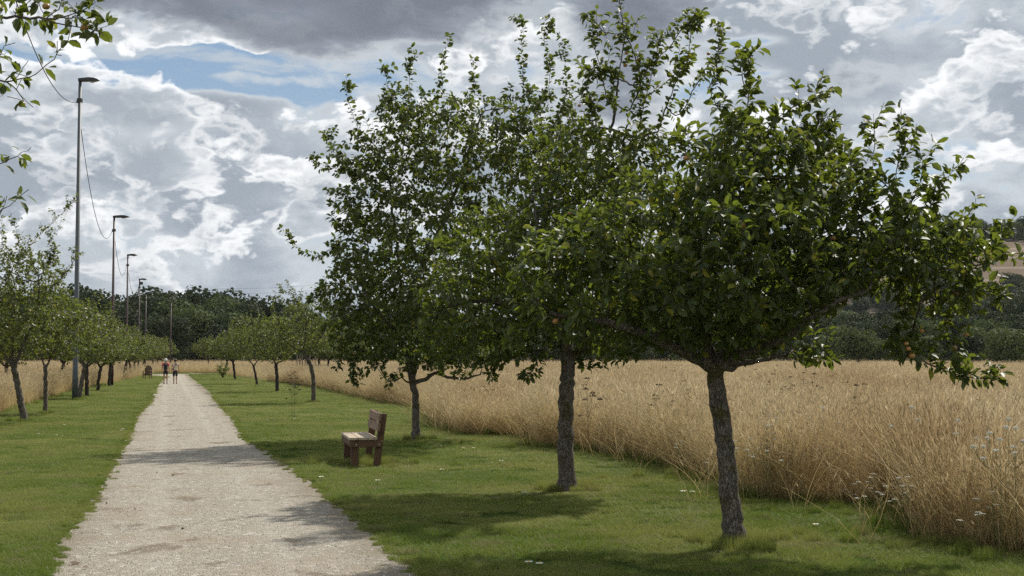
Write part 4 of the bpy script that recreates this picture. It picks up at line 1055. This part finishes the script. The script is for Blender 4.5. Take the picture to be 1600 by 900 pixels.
# daisies on the lawn
def daisy():
    o = empty('daisy', (0,0,0)); m = MB(); m.tube([(0,0,0),(.002,0,.05)], .0015, 4); m.build('stem', M['gstem'], o)
    m = MB()
    for k in range(9):
        a = k*.698; c = (.014*math.cos(a), .014*math.sin(a), .052); n = len(m.V)
        m.box(c, (.016,.009,.002), rot=Vector((1,0,0)).rotation_difference(Vector((math.cos(a), math.sin(a), .1))).to_euler())
    m.build('petals', M['umbel'], o)
    m = MB(); m.tube([(0,0,.050),(0,0,.057)], [.007,.005], 8); m.build('flower_centre', M['yel'], o); return o
M['yel'] = mat('yellow', col=(.6,.42,.03), rough=.8)
dz = daisy(); first = True
for px, py in [(60,683),(101,668),(88,686),(97,686),(190,677),(192,675),(418,660),(427,659),(461,658),(240,612),(213,611),(724,707),(740,706),(768,728),(783,727),(502,754),(690,741),(820,780),(635,634),(670,637),(1068,778),(1082,777),(826,892),(843,894),(590,760),(1275,830)]:
    b = G(px, py); o = dz if first else copy_thing(dz, b, random.uniform(0, 6.28), 1); s = random.uniform(1.0, 1.6); o.location = b; o.scale = (s, s, s); first = False
    tag(o, 'tiny white daisy dotted on the mown grass', 'daisy', 'daisies scattered on the grass')
# fallen leaves and dark clods on the path
M['dleaf'] = mat('dead_leaf', lambda nt, b: nt.put(b.inputs['Base Color'], nt.mix(nt.noise(nt.obj(), 60, 2, .5), (.05,.03,.02), (.12,.07,.04))), rough=.8)
rl = np.random.default_rng(8)
for i, (px, py, s) in enumerate([(125,881,.09),(130,889,.05),(392,810,.045),(213,796,.05),(198,802,.04),(283,828,.035),(272,744,.04),(420,755,.035),(333,790,.03),(510,786,.03),(525,790,.03),(165,788,.04),(302,842,.03),(244,740,.03),(590,764,.06),(470,880,.03),(500,753,.07),(276,610,.14)]):
    b = G(px, py, .012); me = leaves_mesh('fallen_leaf', np.array([[0, 0, .012]]), np.array([[rl.normal(), rl.normal(), .1]]), np.array([s]), M['dleaf'], rl, 1.5)
    tag(link('fallen_leaf', me, None, tuple(b)), 'small dark curled dead leaf lying on the pale gravel', 'leaf', 'dead leaves on the gravel path')

# ------------------------------------------------------------------ sky and light
SUN_EL, SUN_AZ = R(47), R(33)    # azimuth measured from the view direction to the right
w = bpy.data.worlds.new('World'); SC.world = w; w.use_nodes = True; nt = NT(w.node_tree); bg = w.node_tree.nodes['Background']
STR = .10
sky = nt.n('ShaderNodeTexSky'); sky.sky_type = 'NISHITA'; sky.sun_disc = False; sky.sun_elevation = SUN_EL; sky.sun_rotation = SUN_AZ; sky.altitude = 100; sky.air_density = 1.1; sky.dust_density = 1.5
dr = w.node_tree.nodes.new('ShaderNodeTexCoord').outputs['Generated']; x = nt.xyz(dr)
u = nt.m('ARCTAN2', x[0], x[1]); v = nt.m('ARCSINE', x[2]); uv = nt.vec(u, nt.m('MULTIPLY', v, 1.55), 0.0)
wn = nt.noise(uv, 9, 3, .6, col=True); wn.node.noise_dimensions = '2D'
warp = nt.vm('MULTIPLY', nt.vm('SUBTRACT', wn, (.5,.5,.5)), (.032,.032,0))
uvw = nt.vm('ADD', uv, warp)
def fbm(vec, sc, det=7, ro=.58):
    r = nt.noise(vec, sc, det, ro); r.node.noise_dimensions = '2D'; return r
def blob(px, py, rx, ry, soft=1.0):
    """a soft region of the sky in azimuth / elevation; 1 inside"""
    u0 = (px-800)/F; v0 = (560-py)/F*1.55; a = rx/F; b = ry/F*1.55; q = nt.xyz(uvw)
    du = nt.m('DIVIDE', nt.m('SUBTRACT', q[0], u0), a); dv = nt.m('DIVIDE', nt.m('SUBTRACT', q[1], v0), b)
    return nt.m('EXPONENT', nt.m('MULTIPLY', nt.m('ADD', nt.m('MULTIPLY', du, du), nt.m('MULTIPLY', dv, dv)), -1.0))
def addall(L):
    s = L[0]
    for k in L[1:]: s = nt.m('ADD', s, k)
    return s
def sc(x_, k): return nt.m('MULTIPLY', x_, k)

def layer(seed, scale, th, bias, soft, c_edge, c_mid, c_core, w1=.10, w2=.24, stretch=1.0, puffy=.10, top=3.0):
    """back-lit cloud layer: thin bright rims, grey thick cores"""
    sv = nt.vm('ADD', nt.vm('MULTIPLY', uvw, (1.0, stretch, 1)), (seed*3.17, seed*1.31, seed))
    def dens(o, det, vdet):
        q = nt.vm('ADD', sv, o); n = fbm(q, scale, det)
        if puffy:
            vo = nt.n('ShaderNodeTexVoronoi'); vo.voronoi_dimensions = '2D'; nt.put(vo.inputs['Vector'], q); vo.inputs['Scale'].default_value = scale*2.2; vo.inputs['Detail'].default_value = vdet; vo.inputs['Roughness'].default_value = .55
            n = nt.m('SUBTRACT', n, sc(nt.m('SUBTRACT', vo.outputs['Distance'], .35), puffy))
        return n
    d0 = dens((0, 0, 0), 7, 3)
    da, d1 = (dens((0, 0, 0), 3, 1), dens((.006*8/scale, .030*8/scale*stretch, 0), 3, 1)) if top else (d0, d0)
    d = nt.m('SUBTRACT', nt.m('ADD', d0, bias), th)
    m = nt.ss(d, -soft*.3, soft)
    l = nt.m('ADD', sc(nt.ss(d, 0.0, w2, 1.0, 0.0), 1.0), sc(nt.m('SUBTRACT', da, d1), top))
    c = nt.ramp(nt.m('ADD', sc(l, .8), .05), [(0.0, c_core), (.45, c_mid), (.85, c_edge), (1.0, tuple(min(1, k*1.08) for k in c_edge))])
    return m, c
G1 = (.86,.87,.88)
blue = addall([sc(blob(330,118,180,20), .9), sc(blob(230,150,130,12), .4), sc(blob(1175,75,60,12), .5), sc(blob(1185,125,40,10), .3), sc(blob(430,152,110,12), .5), sc(blob(60,115,30,16), .3), sc(blob(620,130,60,16), .4)])
nblue = sc(blue, -.6)
elev = nt.ss(v, -.02, .35)
skyc = nt.mix(.75, sky.outputs[0], nt.mix(elev, tuple(c/STR for c in (.36,.48,.58)), tuple(c/STR for c in (.15,.27,.46))))
skyc = nt.vm('MULTIPLY', skyc, (STR,)*3)
mv = nt.ss(nt.m('ADD', fbm(nt.vm('MULTIPLY', uvw, (1, 3.2, 1)), 9), sc(blue, -.05)), .46, .62); col_ = nt.mix(sc(mv, .9), skyc, (.47,.53,.59))
mA, cA = layer(1, 6.0, .34, nblue, .09, (.60,.635,.665), (.42,.465,.515), (.31,.355,.41), w2=.26, stretch=1.25, puffy=0, top=0)
col_ = nt.mix(mA, col_, cA)
puff = addall([sc(blob(190,175,90,45), .9), sc(blob(480,190,100,28), .6), sc(blob(240,270,130,45), .5), sc(blob(410,265,90,50), .5), sc(blob(330,370,100,30), .4), sc(blob(500,350,90,30), .5), sc(blob(60,240,80,50), .4), sc(blob(1300,50,120,50), .6), sc(blob(1400,240,160,60), .3), sc(blob(790,70,60,50), .5), sc(blob(1500,330,160,22), .6)])
mB, cB = layer(5, 8.0, .425, nt.m('ADD', sc(puff, .14), sc(blue, -.38)), .05, G1, (.50,.54,.58), (.36,.40,.45), w2=.20, stretch=1.15, puffy=.20, top=2.4)
col_ = nt.mix(sc(mB, .95), col_, cB)
mC, cC = layer(9, 11.0, .485, nt.m('ADD', sc(puff, .05), sc(blue, -.35)), .07, (.72,.735,.75), (.42,.46,.505), (.30,.34,.39), w2=.17, stretch=1.1, puffy=.20, top=2.0)
col_ = nt.mix(sc(mC, .9), col_, cC)
darkc = addall([sc(blob(500,28,310,62), 1.1), sc(blob(800,-30,160,35), .5), sc(blob(1020,20,170,60), .75), sc(blob(960,120,110,70), .5), sc(blob(1400,140,190,50), .3), sc(blob(1560,210,90,60), .3), sc(blob(230,205,60,24), .2)])
mD, cD = layer(13, 6.0, .68, sc(darkc, .55), .08, (.52,.55,.58), (.25,.28,.33), (.165,.185,.225), w2=.24, stretch=1.5, puffy=0, top=1.2)
col_ = nt.mix(sc(mD, .93), col_, cD)
allc = nt.vm('MULTIPLY', col_, (.88/STR, .885/STR, .89/STR))
nt.put(bg.inputs[0], allc); bg.inputs[1].default_value = STR
sd = bpy.data.lights.new('sun', 'SUN'); sd.energy = 4.5; sd.angle = R(1.2); sd.color = (1, .94, .84); so = bpy.data.objects.new('sun', sd); COL.objects.link(so)
dirv = Vector((math.sin(SUN_AZ)*math.cos(SUN_EL), math.cos(SUN_AZ)*math.cos(SUN_EL), math.sin(SUN_EL))); so.rotation_euler = dirv.to_track_quat('Z', 'Y').to_euler(); so.location = (0, 0, 40)

hz_m = bpy.data.materials.new('haze_air'); hz_m.use_nodes = True; hz_m.node_tree.nodes.clear()
ho = hz_m.node_tree.nodes.new('ShaderNodeOutputMaterial'); hp = hz_m.node_tree.nodes.new('ShaderNodeVolumePrincipled'); hp.inputs['Color'].default_value = (.80,.87,.95,1); hp.inputs['Density'].default_value = .00004; hp.inputs['Anisotropy'].default_value = .2
hz_m.node_tree.links.new(hp.outputs[0], ho.inputs['Volume'])
hb = MB(); hb.box((0, 1900, 75), (8000, 4600, 156)); tag(hb.build('haze', hz_m), 'thin pale air haze over the far hill', 'haze', kind='stuff')
cy_ = SC.cycles; cy_.volume_bounces = 0
SC.view_settings.view_transform = 'Standard'; SC.view_settings.look = 'None'; SC.view_settings.exposure = 0.34; SC.view_settings.gamma = 1
SC.render.engine = 'CYCLES'; cy = SC.cycles; cy.max_bounces = 6; cy.diffuse_bounces = 3; cy.glossy_bounces = 2; cy.transmission_bounces = 3; cy.transparent_max_bounces = 4; cy.sample_clamp_indirect = 2.5; cy.use_denoising = False
cy.use_adaptive_sampling = True; cy.adaptive_threshold = .012; cy.caustics_reflective = False; cy.caustics_refractive = False
print('leaf nodes', len(T1.P), len(T2.P), len(T3.P))
